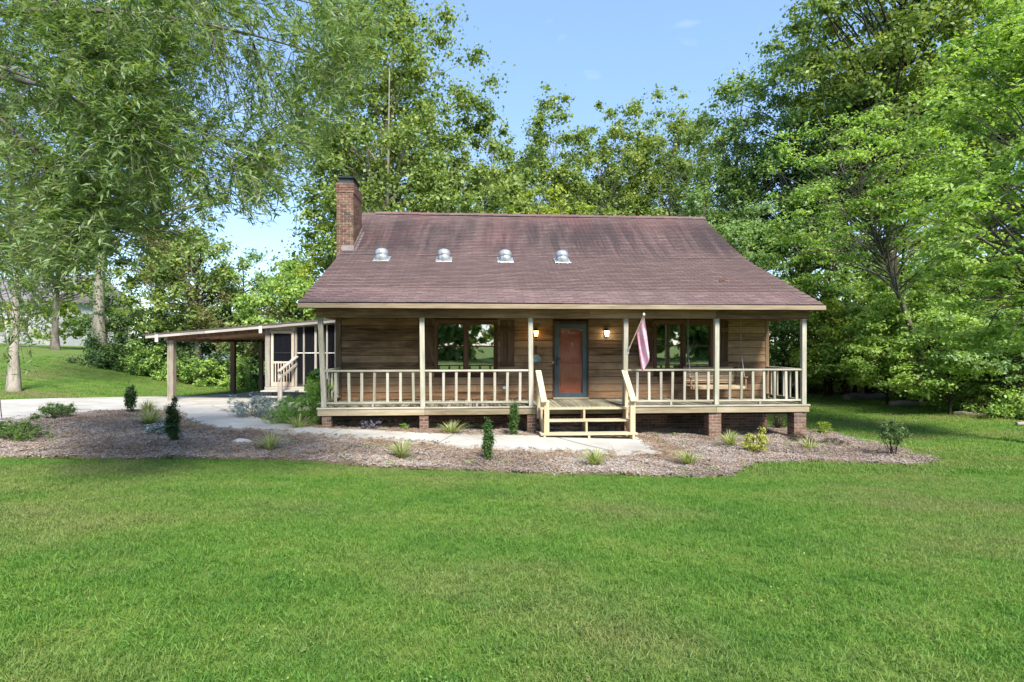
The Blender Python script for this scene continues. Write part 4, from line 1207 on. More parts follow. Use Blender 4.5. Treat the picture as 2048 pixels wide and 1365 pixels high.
# rotted logs along the edge of the woods
for i, (x, y, L, r, a, lb) in enumerate(((15.0, 24.0, 2.2, .19, 15, 'grey fallen log at the edge of the woods nearest the porch'), (15.3, 21.0, 2.5, .14, -8, 'dark mossy log lying in front of the woods in leaf litter'), (14.9, 18.3, 1.1, .07, -25, 'short pale broken branch lying on the lawn edge'), (15.4, 16.2, 2.6, .055, 12, 'long thin fallen branch at the far right edge of the lawn'))):
    a = R(a); P = [(0, 0, 0)] + [(L * k / 5, .05 * sin(k * 2.1 + i), .03 * sin(k * 1.7)) for k in range(1, 6)]
    lg = MB().tube(P, [r * .9, r, r * .95, r, r * .8, r * .65], 9)
    lg.tube([(L * .4, 0, 0), (L * .5, .25, .25), (L * .55, .4, .3)], [r * .4, r * .25, r * .12], 6)
    o = put('fallen_log', lg.mesh('fallen_log', M['log']), None, (x - L / 2 * cos(a), y - L / 2 * sin(a), g(x, y) + r * .35), (0, 0, a))
    tag(o, lb, 'log', 'logs at the edge of the woods')
# ---------------------------------------------------------------- leaves and plants
def leaf_arrays(P, Nn, size, aspect, rg, fold=.12, along=None):
    """one folded kite per leaf"""
    n = len(P)
    if along is None:
        along = rg.normal(0, 1, (n, 3))
    along = along - Nn * (along * Nn).sum(1, keepdims=True)
    along /= np.linalg.norm(along, axis=1, keepdims=True) + 1e-9
    b = np.cross(Nn, along)
    L = np.asarray(size).reshape(-1, 1) * np.ones((n, 1)); W = L * aspect
    base = P - along * L * .5; tip = P + along * L * .5 - Nn * L * fold
    mid = P - along * L * .06 + Nn * L * fold * .6
    v = np.stack([base, mid + b * W * .5, tip, mid - b * W * .5], 1).reshape(-1, 3)
    f = np.arange(n * 4).reshape(n, 4)
    return v, f
def unit(a): return a / (np.linalg.norm(a, axis=1, keepdims=True) + 1e-9)
def clump_leaves(centres, radii, per, rg, up=.6, out=.5, rand=.6, flat=.65, shell=.35):
    """leaves spread through many small uneven sprays; returns positions and normals"""
    k = len(centres)
    cnt = np.maximum(3, (per * (radii[:, 0] / radii[:, 0].mean()) ** 2 * rg.uniform(.5, 1.4, k)).astype(int))
    idx = np.repeat(np.arange(k), cnt); n = len(idx)
    d = unit(rg.normal(0, 1, (n, 3)))
    rad = np.clip(np.abs(rg.normal(0, .58, n)), 0, 1.08)[:, None]
    wob = 1 + .22 * np.sin(d[:, :1] * 5 + idx[:, None]) * np.sin(d[:, 1:2] * 4 - idx[:, None]) + .16 * np.sin(d[:, 2:] * 7 + idx[:, None] * 2)
    rad = rad * wob
    rr = radii[idx] * np.array([1, 1, flat])
    P = centres[idx] + d * rad * rr + rg.normal(0, .05, (n, 3)) * rr
    Nn = unit(d * out + np.array([0, 0, up]) + rg.normal(0, rand, (n, 3)))
    return P, Nn
def tubes_np(paths, sides=5):
    mb = MB()
    for pts, rad in paths: mb.tube(pts, rad, sides, False)
    return mb
def crown_tree(name, label, x, y, h, lobes, trunk_r, bark_m, leaf_m, seed, n_clump=90, clump_r=.75, per=220, lsize=.16, aspect=.62, flat=.65, up=.6, lean=(0, 0), group=None, first=.3, limb_scale=1.0, cat='tree', rand=.6, vine=0, fork=0, tk=.86):
    """lobes: ellipsoids (dx, dy, z, rx, ry, rz) that the crown fills; sprays sit in their outer parts"""
    rg = np.random.default_rng(seed); rr = random.Random(seed)
    z0 = g(x, y)
    t = thing(name, label, cat, (x, y, z0), 0, group)
    lob = np.array(lobes, float)
    vol = (lob[:, 3] * lob[:, 4] * lob[:, 5]) ** .75
    pick = rg.choice(len(lob), n_clump, p=vol / vol.sum())
    d = unit(rg.normal(0, 1, (n_clump, 3)))
    rad = (.35 + .65 * rg.uniform(0, 1, n_clump) ** .55)[:, None]
    C = lob[pick, :3] + d * rad * lob[pick, 3:]
    C[:, 2] = np.maximum(C[:, 2], .5)
    cr = clump_r * rg.uniform(.55, 1.35, n_clump)
    radii = np.stack([cr * rg.uniform(.8, 1.3, n_clump), cr * rg.uniform(.8, 1.3, n_clump), cr], 1)
    P, Nn = clump_leaves(C, radii, per * .64, rg, up, .5, rand, flat)
    v, f = leaf_arrays(P, Nn, 1.16 * lsize * rg.uniform(.6, 1.3, len(P)), aspect, rg)
    put('crown', mesh_np('crown', v, f, leaf_m), t)
    # trunk with bends, limbs reaching into the sprays
    tr = []; npt = 9
    top = h * tk
    for k in range(npt):
        s = k / (npt - 1)
        tr.append(Vector((lean[0] * s + .018 * h * s * sin(s * 7 + seed), lean[1] * s + .018 * h * s * cos(s * 6 + seed * 2), top * s - .15 * (k == 0))))
    rads = [trunk_r * (1.45 if k == 0 else 1.0) * (1 - .93 * (k / (npt - 1)) ** .8) for k in range(npt)]
    mb = MB().tube(tr, rads, 9, False)
    def trunk_at(s):
        s = min(max(s, 0), .999) * (npt - 1); k = int(s)
        return tr[k].lerp(tr[k + 1], s - k), rads[k] + (rads[k + 1] - rads[k]) * (s - k)
    order = list(range(n_clump)); rr.shuffle(order)
    for q in order[:int(min(n_clump, 150))]:
        c = Vector(C[q])
        s = max(first + .3 * rr.random() ** 1.5, min(.95, (c.z / top) - .10 - .10 * rr.random()))
        a, ra_ = trunk_at(s)
        m = a.lerp(c, .5) + Vector((rr.uniform(-.2, .2), rr.uniform(-.2, .2), rr.uniform(-.1, .3)))
        r0 = min(ra_ * .5, .018 + .016 * (c - a).length) * limb_scale
        mb.tube([a, m, c], [r0, r0 * .6, r0 * .22], 5, False)
    for k in range(fork):
        a, ra_ = trunk_at(.28 + .1 * k); ang = rr.uniform(0, 6.28)
        e = Vector((a.x + cos(ang) * h * .14, a.y + sin(ang) * h * .14, h * .66))
        mb.tube([a, a.lerp(e, .35) + Vector((cos(ang) * .5, sin(ang) * .5, 0)), e], [ra_ * .7, ra_ * .5, ra_ * .15], 7, False)
    put('trunk', mb.mesh('trunk', bark_m, True), t)
    if vine:
        n = vine; s = rg.uniform(0, .75, n); an = rg.uniform(0, 2 * pi, n)
        pts = np.array([list(trunk_at(a)[0]) for a in s]); rr_ = np.array([trunk_at(a)[1] for a in s]) + rg.uniform(0, .25, n)
        pos = pts + np.stack([np.cos(an) * rr_, np.sin(an) * rr_, rg.normal(0, .1, n)], 1)
        nn = unit(np.stack([np.cos(an), np.sin(an), rg.normal(.3, .4, n)], 1))
        v, f = leaf_arrays(pos, nn, rg.uniform(.08, .16, n), .8, rg)
        put('ivy', mesh_np('ivy', v, f, M['lf_ivy']), t)
    return t
def bush(name, label, x, y, lobes, leaf_m, seed, n_clump=30, clump_r=.16, per=90, lsize=.05, aspect=.55, flat=.8, up=.5, group=None, cat='shrub', stems=8, sr=.012, bark_m=None, rand=.6, stem_to=1.0):
    rg = np.random.default_rng(seed); rr = random.Random(seed)
    t = thing(name, label, cat, (x, y, g(x, y) + .03), 0, group)
    lob = np.array(lobes, float); vol = lob[:, 3] * lob[:, 4] * lob[:, 5]
    pick = rg.choice(len(lob), n_clump, p=vol / vol.sum())
    d = unit(rg.normal(0, 1, (n_clump, 3)))
    C = lob[pick, :3] + d * (.25 + .75 * rg.uniform(0, 1, n_clump)[:, None] ** .6) * lob[pick, 3:]
    C[:, 2] = np.maximum(C[:, 2], clump_r * .5)
    cr = clump_r * rg.uniform(.6, 1.35, n_clump); radii = np.stack([cr, cr, cr], 1)
    P, Nn = clump_leaves(C, radii, per, rg, up, .6, rand, flat)
    v, f = leaf_arrays(P, Nn, lsize * rg.uniform(.6, 1.3, len(P)), aspect, rg)
    put('foliage', mesh_np('foliage', v, f, leaf_m), t)
    mb = MB()
    for q in range(min(stems, n_clump)):
        c = Vector(C[q]) * stem_to; b = Vector((rr.uniform(-.06, .06), rr.uniform(-.06, .06), -.08))
        mb.tube([b, b.lerp(c, .5) + Vector((0, 0, .05)), c], [sr, sr * .7, sr * .3], 5, False)
    put('stem', mb.mesh('stem', bark_m or M['bark_dark']), t)
    return t
def blades(name, label, x, y, n, h, spread, w, leaf_m, seed, group=None, cat='plant', droop=.8):
    rg = np.random.default_rng(seed); vs = []; q = []; tr = []
    for i in range(n):
        a = rg.uniform(0, 2 * pi); L = h * rg.uniform(.65, 1.25); o = rg.uniform(.15, 1.0) * spread
        d = np.array([cos(a), sin(a), 0]); s = np.array([-sin(a), cos(a), 0]) * w * rg.uniform(.7, 1.2)
        b = d * rg.uniform(0, .05); c = []
        for k in range(5):
            u = k / 4
            c.append(b + d * o * u ** 1.3 + np.array([0, 0, L * (u - droop * .55 * (o / spread) * u ** 2.4)]))
        i0 = len(vs)
        for k, p in enumerate(c[:4]): vs += [p - s * (1 - .15 * k), p + s * (1 - .15 * k)]
        vs.append(c[4])
        for k in range(3): q.append((i0 + 2 * k, i0 + 2 * k + 1, i0 + 2 * k + 3, i0 + 2 * k + 2))
        tr.append((i0 + 6, i0 + 7, i0 + 8))
    o = put(name, mesh_np(name, np.array(vs), [np.array(q), np.array(tr)], leaf_m), None, (x, y, g(x, y) + .03))
    return tag(o, label, cat, group)
# upright hollies in the bed
HG = 'upright columnar hollies in the planting bed'
def holly(label, x, y, h, r, m, seed):
    bush('columnar_shrub', label, x, y, [(0, 0, h * .18, r * .8, r * .8, h * .17), (0, 0, h * .36, r, r, h * .2), (0, 0, h * .56, r, r, h * .2), (0, 0, h * .74, r * .85, r * .85, h * .17), (r * .25, 0, h * .92, r * .4, r * .4, h * .12), (-r * .4, 0, h * .86, r * .3, r * .3, h * .12)], m, seed, 150, .06, 46, .034, .5, 1.5, .8, HG, 'shrub', 10, .009)
holly('dark upright holly at the edge of the driveway', -10.56, 15.77, .78, .15, M['lf_holly'], 1)
holly('dark upright holly in the mulch beside the silvery clump', -6.64, 11.14, .86, .125, M['lf_holly'], 2)
holly('glossy upright holly in front of the path, left of the steps', -.44, 10.27, .76, .095, M['lf_hollyl'], 3)
holly('bright upright holly close against the porch left of the steps', .05, 13.06, .84, .105, M['lf_hollyl'], 4)
bush('round_shrub', 'low rounded green shrub on a short stem beside the driveway', -11.37, 14.23, [(0, 0, .24, .44, .36, .15)], M['lf_box'], 5, 80, .085, 90, .03, .5, .8, .8, None, 'shrub', 8, .012)
bush('spreading_juniper', 'spreading feathery juniper at the left edge of the bed', -9.45, 10.85, [(0, 0, .18, .62, .42, .16), (-.4, .1, .2, .4, .3, .18), (.25, .1, .33, .1, .1, .2)], M['lf_box'], 6, 75, .10, 90, .045, .25, .8, .5, None, 'shrub', 10, .012, rand=.9)
LG = 'striped grassy clumps along the path'
for lb, x, y, n, h, s, sd in (
    ('pale striped grass clump nearest the driveway holly', -9.98, 15.58, 110, .46, .42, 11), ('full yellow green grass clump above the silvery clump', -8.45, 13.3, 150, .44, .50, 12),
    ('loose striped grass clump beside the pale rock', -4.53, 10.66, 80, .40, .42, 13), ('striped grass clump in front of the feathery green shrub', -4.91, 13.1, 90, .40, .42, 14),
    ('striped grass clump in front of the path below the second post', -2.01, 10.33, 85, .38, .40, 15), ('striped grass clump behind the path between two porch piers', -1.40, 13.12, 100, .36, .48, 16),
    ('dense striped grass clump in front of the concrete landing', 1.46, 9.98, 100, .36, .40, 17), ('small striped grass clump right of the landing', 3.22, 10.36, 70, .30, .38, 18),
    ('loose grass clump left of the golden shrub', 4.9, 12.75, 80, .42, .44, 19), ('flopped grass clump in front of the right corner pier', 6.57, 12.55, 60, .30, .48, 20)):
    blades('grass_clump', lb, x, y, int(n * 1.25), h * .95, s * 1.25, .010, M['lf_stripe'], sd, LG)
bush('silver_plant', 'low silvery leaved clump beside the dark holly', -7.33, 11.9, [(0, 0, .12, .34, .26, .12)], M['lf_silver'], 31, 26, .09, 40, .10, .35, .8, .7, None, 'plant', 6, .006)
bush('lavender_bush', 'large silvery lavender bush beside the driveway and path', -6.45, 14.75, [(0, 0, .30, .85, .6, .30), (-.45, 0, .35, .5, .4, .35), (.45, -.1, .25, .55, .45, .25)], M['lf_silver'], 32, 150, .12, 55, .085, .16, 1.3, .9, None, 'shrub', 24, .006, rand=.5)
bush('feathery_shrub', 'bright green feathery shrub at the left end of the porch', -5.05, 13.75, [(0, 0, .38, .68, .5, .42), (.25, .1, .72, .40, .35, .45), (-.5, 0, .25, .45, .38, .25)], M['lf_fern'], 33, 190, .13, 110, .05, .18, .9, .6, None, 'shrub', 16, .008, rand=.9)
bush('leafy_weed', 'tall plant with broad pale leaves behind the feathery shrub', -5.15, 14.7, [(0, 0, .85, .30, .3, .35), (.1, 0, 1.1, .2, .2, .2)], M['lf_fern'], 34, 16, .16, 10, .22, .6, .7, .6, None, 'plant', 10, .010)
bush('dark_leafy_plant', 'dark green leafy plant against the left porch post', -4.62, 14.3, [(0, 0, .70, .14, .2, .45)], M['lf_fern'], 35, 22, .12, 16, .14, .7, .8, .6, None, 'plant', 8, .010)
bush('golden_shrub', 'small golden yellow shrub right of the steps', 5.1, 11.95, [(0, 0, .22, .27, .24, .22), (.15, 0, .4, .1, .1, .12), (-.1, 0, .38, .12, .1, .1)], M['lf_yellow'], 36, 60, .07, 34, .042, .6, .9, .6, None, 'shrub', 10, .006)
bush('bare_bush', 'sparse dark bush with bare stems seen under the porch', 7.45, 15.95, [(0, 0, .5, .35, .3, .45)], M['lf_bronze'], 37, 34, .09, 12, .04, .5, .9, .6, None, 'shrub', 30, .008)
bush('low_dark_shrub', 'dark low shrub at the foot of the bare bush', 7.75, 16.2, [(0, 0, .16, .28, .25, .16)], M['lf_box'], 38, 24, .1, 60, .04, .5, .8, .6, None, 'shrub', 5, .008)
bush('lime_shrub', 'small lime green shrub behind the bed right of the corner pier', 8.2, 14.96, [(0, 0, .16, .24, .2, .16)], M['lf_lime'], 39, 26, .09, 60, .04, .5, .8, .6, None, 'shrub', 5, .008)
bush('rose_bush', 'leafy rose bush with pale blooms at the right end of the bed', 7.85, 11.75, [(0, 0, .48, .30, .28, .24), (-.1, .05, .72, .14, .14, .12), (.22, 0, .45, .16, .16, .2)], M['lf_rose'], 40, 60, .085, 34, .045, .6, .9, .6, None, 'shrub', 14, .009)
bush('dried_shrub', 'flattened dark withered shrub in the bed beside the rose bush', 7.35, 13.2, [(0, 0, .10, .55, .3, .09), (-.5, .35, .12, .35, .25, .1)], M['lf_bronze'], 41, 50, .12, 60, .06, .12, .6, .4, None, 'shrub', 10, .006, rand=1.0)
bush('lilac_plant', 'small greyish lilac plant under the left part of the porch', -3.35, 13.45, [(0, 0, .14, .28, .2, .13)], M['lf_purple'], 42, 26, .08, 34, .035, .5, .8, .6, None, 'plant', 6, .005)
bush('green_sprig', 'small green sprig in the mulch under the porch', -2.55, 13.6, [(0, 0, .12, .10, .1, .10)], M['lf_fern'], 43, 8, .07, 10, .06, .55, .8, .6, None, 'plant', 5, .004)
# ---------------------------------------------------------------- trees behind the house
def px(pxx, d): return (pxx - 1024) / 1138.0 * d          # metres right of the view axis at distance d
BG = 'tall trees in a row behind the house'
def poplar(label, x, y, h, w, seed, m, bm='bark_pale', per=200, n=95, lo=.22, **kw):
    w *= 1.15
    L = [(0, 0, h * .88, w * .46, w * .42, h * .12), (w * .12, 0, h * .76, w * .72, w * .6, h * .15), (-w * .15, 0, h * .60, w * .85, w * .8, h * .16), (w * .1, 0, h * .44, w * 1.05, w * .95, h * .18), (0, 0, h * (lo + .08), w * 1.0, w * .9, h * .14)]
    L += kw.pop('extra', [])
    return crown_tree('poplar_tree', label, x, y, h, L, .009 * h + .04, M[bm], M[m], seed, int(n * 2.6), w * .21, int(per * .85), .155, .75, .8, .55, group=BG, tk=.78, **kw)
poplar('tall poplar right behind the chimney with pale forked limbs', px(770, 29), 29, 22.5, 3.9, 101, 'lf_poplar', 'bark_pale', 300, 150, .30, fork=2, limb_scale=1.6, extra=[(3.6, 0, 16.5, 1.5, 1.3, 1.3), (2.6, 0, 13.8, 2.2, 1.8, 1.8), (4.9, 0, 15.4, .8, .8, 1.4), (-2.4, 0, 12, 1.9, 1.8, 2.2)])
poplar('poplar leaning right beside the tall chimney tree', px(945, 31), 31, 17, 2.5, 102, 'lf_poplar', 'bark_pale', 220, 70, lean=(1.0, 0))
poplar('narrow poplar left of the middle of the roof ridge', px(1105, 33), 33, 17.4, 2.5, 103, 'lf_poplar')
poplar('narrow poplar above the middle of the roof ridge', px(1205, 35), 35, 17.6, 2.3, 104, 'lf_poplar')
poplar('pointed poplar above the right half of the ridge', px(1250, 36.5), 36.5, 18.4, 2.5, 105, 'lf_poplar')
poplar('broad poplar above the right end of the ridge', px(1345, 36), 36, 19, 3.0, 106, 'lf_poplar', 'bark_pale', 220, 110)
poplar('lower poplar filling the gap right of the ridge', px(1415, 38), 38, 17.2, 2.6, 107, 'lf_deep')
poplar('round topped tree behind the left half of the ridge', px(850, 27), 27, 11.4, 3.0, 108, 'lf_poplar', 'bark_grey', 240, 100, .1)
poplar('shadowed tree behind the left middle of the ridge', px(990, 29), 29, 11.5, 2.8, 109, 'lf_poplar', 'bark_grey', 220, 90, .1)
poplar('poplar filling the row left of the right end of the ridge', px(1290, 39), 39, 18.2, 2.8, 140, 'lf_poplar')
poplar('poplar filling the row above the left half of the ridge', px(1040, 37), 37, 17.0, 2.6, 141, 'lf_poplar')
poplar('poplar filling the row above the middle of the ridge', px(1160, 40), 40, 18, 2.8, 142, 'lf_poplar')
def lobed(name, label, x, y, h, L, tr, bm, m, seed, **kw):
    return crown_tree(name, label, x, y, h, L, tr, M[bm], M[m], seed, **kw)
lobed('lime_tree', 'bright lime green tree just above the middle of the ridge', px(1085, 26), 26, 10.6, [(0, 0, 7.2, 2.4, 2.2, 2.6), (1.4, 0, 6.6, 1.7, 1.5, 2.2), (-1.3, 0, 6.4, 1.5, 1.5, 2.2)], .14, 'bark_grey', 'lf_lime', 110, n_clump=150, clump_r=.55, per=130, lsize=.17, aspect=.4, flat=.8, up=.7)
lobed('broadleaf_tree', 'leafy tree just behind the right part of the ridge', px(1340, 29), 29, 10.4, [(0, 0, 6.4, 2.6, 2.2, 3.2), (1.4, 0, 5.4, 2, 2, 2.8)], .16, 'bark_grey', 'lf_poplar', 143, n_clump=120, clump_r=.62, per=150, lsize=.17, flat=.7)
lobed('broadleaf_tree', 'green tree low behind the right half of the ridge', px(1260, 27), 27, 8.6, [(0, 0, 5, 2.8, 2.4, 2.8), (1.8, 0, 4.6, 2, 2, 2.4)], .16, 'bark_grey', 'lf_blue', 111, n_clump=110, clump_r=.7, per=180, lsize=.16, flat=.7)
lobed('broadleaf_tree', 'blue green rounded tree beside the right end of the ridge', px(1410, 26), 26, 10.2, [(0, 0, 6, 2.9, 2.5, 3.2), (1.8, 0, 5, 2.4, 2.2, 3.2), (-1.6, 0, 5, 2.0, 2, 2.6)], .18, 'bark_grey', 'lf_blue', 112, n_clump=140, clump_r=.7, per=200, lsize=.15, flat=.6)
lobed('oak_tree', 'dark oak behind the right slope of the roof', px(1480, 28), 28, 16.5, [(0, 0, 12.5, 2.4, 2.4, 3.2), (1.5, 0, 9.5, 3.2, 3, 3.4), (-.8, 0, 7.5, 2.6, 2.5, 3)], .24, 'bark_grey', 'lf_deep', 113, n_clump=240, clump_r=.7, per=180, lsize=.15, flat=.7)
# tall trees of the right-hand woods
lobed('oak_tree', 'tall oak with pale visible limbs left of the woods', px(1605, 27), 27, 19.4, [(-.6, 0, 13.6, 2.9, 2.6, 3.3), (1.5, 0, 11.2, 3.4, 3, 3.6), (-.6, 0, 9, 2.8, 2.6, 2.6), (1, 0, 6.5, 2.6, 2.4, 2)], .22, 'bark_grey', 'lf_blue', 114, n_clump=300, clump_r=.75, per=180, lsize=.15, flat=.65, limb_scale=1.3, fork=1)
lobed('oak_tree', 'towering dense tree at the top right of the woods', px(1790, 25), 25, 25.0, [(0, 0, 19.6, 4.8, 3.4, 5.0), (-1.7, -.5, 15.5, 4.3, 3.2, 3.8), (3.1, 0, 16, 4.3, 3.2, 4.8), (0, 0, 11.3, 4.3, 3.4, 3.1)], .30, 'bark_dark', 'lf_poplar', 115, n_clump=380, clump_r=.85, per=210, lsize=.16, flat=.6, limb_scale=1.2)
lobed('oak_tree', 'tall tree behind the bright maple on the right', px(1990, 25), 25, 23.0, [(0, 0, 16.5, 4.3, 3.2, 5.8), (-2.0, 0, 11.4, 4, 3, 4.2), (1.7, 0, 9.2, 4, 3, 4.6)], .26, 'bark_dark', 'lf_maple', 116, n_clump=300, clump_r=.85, per=190, lsize=.16, flat=.6)
# layered maples in front
lobed('maple_tree', 'light green layered maple with a leaning trunk beside the house', px(1885, 20.5), 20.5, 12, [(-3.6, -1, 8.2, 3.4, 2.4, 2.1), (-4.6, -1, 6.2, 2.6, 2.0, 1.3), (-2.0, -1, 9.6, 2.4, 2, 1.7), (-1.2, -1, 6.8, 2.4, 2, 1.8)], .15, 'bark_grey', 'lf_maple', 117, n_clump=175, clump_r=.56, per=200, lsize=.105, aspect=.6, flat=.4, up=.9, lean=(-4.6, -.6), rand=.5, limb_scale=.8)
lobed('maple_tree', 'bright green maple hanging over the right edge of the lawn', px(2085, 13.2), 13.2, 11.5, [(-.3, 0, 7.6, 2.3, 2.4, 2.8), (-1.3, -.2, 4.9, 2.0, 1.8, 1.3), (.6, 0, 9.6, 2, 2, 1.6), (-.6, 0, 3.0, 1.9, 1.6, .9)], .15, 'bark_grey', 'lf_maple', 118, n_clump=330, clump_r=.52, per=210, lsize=.10, aspect=.55, flat=.38, up=.95, rand=.45)
# understory at the edge of the woods
UG = 'small trees along the edge of the woods'
lobed('understory_tree', 'blue green dogwood spreading beside the right porch post', px(1710, 24.8), 24.8, 6.0, [(0, 0, 4.2, 2.4, 1.8, 1.3), (-1.2, 0, 3.0, 1.8, 1.4, 1.1), (1.6, 0, 3.1, 1.8, 1.4, 1.1), (0, -.5, 1.9, 1.8, 1.4, .8)], .08, 'bark_dark', 'lf_blue', 119, n_clump=110, clump_r=.5, per=170, lsize=.11, flat=.42, up=.9, group=UG, first=.15)
lobed('understory_tree', 'green sapling glimpsed between the porch posts at the right end', px(1565, 26), 26, 5.2, [(0, 0, 3.7, 1.8, 1.4, 1.2), (.4, 0, 2.4, 1.7, 1.3, 1.0)], .07, 'bark_dark', 'lf_blue', 120, n_clump=80, clump_r=.48, per=160, lsize=.11, flat=.45, up=.9, group=UG, first=.15)
lobed('understory_tree', 'low green maple spreading over the fallen logs', px(1860, 21.8), 21.8, 6.0, [(0, 0, 4.1, 2.5, 1.8, 1.4), (-1.4, 0, 2.9, 1.8, 1.4, 1.0), (1.6, 0, 3.1, 1.8, 1.4, 1.0)], .09, 'bark_dark', 'lf_maple', 121, n_clump=110, clump_r=.5, per=170, lsize=.11, flat=.42, up=.9, group=UG, first=.15)
lobed('understory_tree', 'dark green low tree at the far right above the brush', px(2010, 18.0), 18.0, 4.6, [(0, 0, 2.6, 1.8, 1.5, 1.0), (-1.0, 0, 1.6, 1.3, 1.2, .7), (1, 0, 1.6, 1.4, 1.2, .8)], .08, 'bark_dark', 'lf_blue', 122, n_clump=100, clump_r=.45, per=170, lsize=.10, flat=.45, up=.9, group=UG, first=.1)
lobed('understory_tree', 'fresh green sapling beside the fallen logs in front of the brush', px(1790, 23.6), 23.6, 4.6, [(0, 0, 3.0, 1.7, 1.4, 1.2), (.8, 0, 1.7, 1.5, 1.2, .9), (-.9, 0, 1.6, 1.3, 1.2, .8)], .06, 'bark_dark', 'lf_maple', 144, n_clump=110, clump_r=.45, per=170, lsize=.10, flat=.45, up=.9, group=UG, first=.15)
lobed('understory_tree', 'pale green spreading tree in the middle of the woods edge under the leaning maple', px(1925, 20.5), 20.5, 7.0, [(0, 0, 4.9, 2.1, 1.6, 1.4), (-1.0, 0, 3.4, 1.8, 1.4, 1.0), (1.0, 0, 2.6, 1.7, 1.4, 1.0)], .08, 'bark_dark', 'lf_maple', 145, n_clump=150, clump_r=.48, per=180, lsize=.10, flat=.42, up=.9, group=UG, first=.15)
lobed('understory_tree', 'green tree between the right porch post and the layered maple', px(1660, 25.6), 25.6, 8.2, [(0, 0, 5.8, 2.2, 1.6, 1.7), (.9, 0, 3.9, 1.9, 1.5, 1.3), (-.9, 0, 3.6, 1.6, 1.4, 1.2)], .09, 'bark_dark', 'lf_maple', 146, n_clump=150, clump_r=.5, per=170, lsize=.115, flat=.5, up=.8, group=UG, first=.15)
lobed('understory_tree', 'bushy green sapling hiding the foot of the leaning maple', px(1900, 18.6), 18.6, 3.8, [(0, 0, 2.4, 1.5, 1.2, 1.1), (-.9, 0, 1.4, 1.2, 1.0, .8), (.9, 0, 1.5, 1.3, 1.1, .9)], .05, 'bark_dark', 'lf_maple', 147, n_clump=120, clump_r=.42, per=170, lsize=.10, flat=.45, up=.9, group=UG, first=.1)
lobed('understory_tree', 'broad low sapling at the lawn edge between the porch and the logs', px(1690, 24.2), 24.2, 3.9, [(0, -.6, 2.5, 1.9, 1.4, 1.1), (-1.1, -.6, 1.5, 1.4, 1.1, .8), (1.1, -.6, 1.6, 1.5, 1.2, .9)], .05, 'bark_dark', 'lf_maple', 148, n_clump=130, clump_r=.45, per=170, lsize=.11, flat=.45, up=.9, group=UG, first=.1)
lobed('understory_tree', 'light green sapling in front of the gap right of the corner post', px(1650, 25.0), 25.0, 4.6, [(0, -.8, 3.1, 1.6, 1.3, 1.2), (.7, -.8, 1.8, 1.5, 1.2, 1.0), (-.7, -.8, 1.7, 1.3, 1.1, .9)], .05, 'bark_dark', 'lf_lime', 149, n_clump=120, clump_r=.45, per=150, lsize=.11, flat=.5, up=.8, group=UG, first=.1)
lobed('understory_tree', 'light green sapling in front of the logs left of the leaning maple', px(1775, 21.6), 21.6, 4.2, [(0, -.5, 2.8, 1.6, 1.3, 1.1), (.8, -.5, 1.6, 1.3, 1.1, .9), (-.8, -.5, 1.6, 1.3, 1.1, .9)], .05, 'bark_dark', 'lf_maple', 150, n_clump=120, clump_r=.43, per=150, lsize=.10, flat=.5, up=.8, group=UG, first=.1)
# bare dark trunks standing inside the woods
TG = 'slim dark trunks standing inside the woods'
for lb, pxx, d, h, r in (('slim dark trunk inside the woods above the porch roof corner', 1655, 30, 15, .16), ('dark trunk inside the woods right of the roof corner', 1690, 27, 15, .16), ('thicker dark trunk inside the woods behind the layered maple', 1742, 26, 16, .20), ('slender trunk inside the woods behind the fallen logs', 1800, 29, 14, .13), ('crooked trunk inside the woods near the bright maple', 1905, 25, 14, .16)):
    x, y = px(pxx, d), d; sd = pxx
    lobed('woodland_tree', lb, x, y, h, [(0, 0, h * .86, 2.2, 2.2, 2.2), (.5, 0, h * .68, 1.8, 1.8, 1.6)], r, 'bark_dark', 'lf_deep', sd, n_clump=60, clump_r=.75, per=150, lsize=.19, flat=.6, group=TG, first=.5)
# ---------------------------------------------------------------- trees on the left
lobed('pale_trunk_tree', 'tall tree with thick pale trunk wrapped in vines behind the carport drive', px(200, 30), 30, 20, [(.5, 0, 15.5, 3.4, 3.2, 4), (1.5, 0, 11, 3.2, 3, 3.2), (-.5, 0, 8.0, 2.6, 2.6, 2)], .34, 'bark_pale', 'lf_poplar', 130, n_clump=130, clump_r=.85, per=170, lsize=.20, aspect=.7, flat=.75, vine=1500)
lobed('pale_trunk_tree', 'slim pale trunk tree at the left edge of the yard', px(27, 20.4), 20.4, 14, [(0, 0, 10.5, 2.6, 2.6, 3.2), (.8, 0, 7.5, 2.2, 2, 1.8)], .17, 'bark_pale', 'lf_oak', 131, n_clump=80, clump_r=.7, per=150, lsize=.13, aspect=.3, flat=.7, first=.45)
lobed('poplar_tree', 'pale sunlit tree with bare limbs left of the sky gap', px(315, 33), 33, 18, [(0, 0, 13.5, 2.2, 2.2, 3.6), (.8, 0, 9.5, 2.8, 2.6, 3.0), (-.6, 0, 7, 3, 2.6, 2.2)], .26, 'bark_pale', 'lf_poplar', 132, n_clump=120, clump_r=.75, per=170, lsize=.19, flat=.75, limb_scale=1.3, vine=800)
lobed('vine_covered_tree', 'leafy tree draped in dry vines behind the carport roof', px(395, 30), 30, 9.0, [(0, 0, 5.4, 2.6, 2.0, 2.6), (-1.5, 0, 4.2, 2.0, 1.8, 2.4), (1.5, 0, 4.4, 1.8, 1.6, 2.0)], .2, 'bark_grey', 'lf_poplar', 133, n_clump=120, clump_r=.65, per=170, lsize=.17, flat=.8, vine=300)
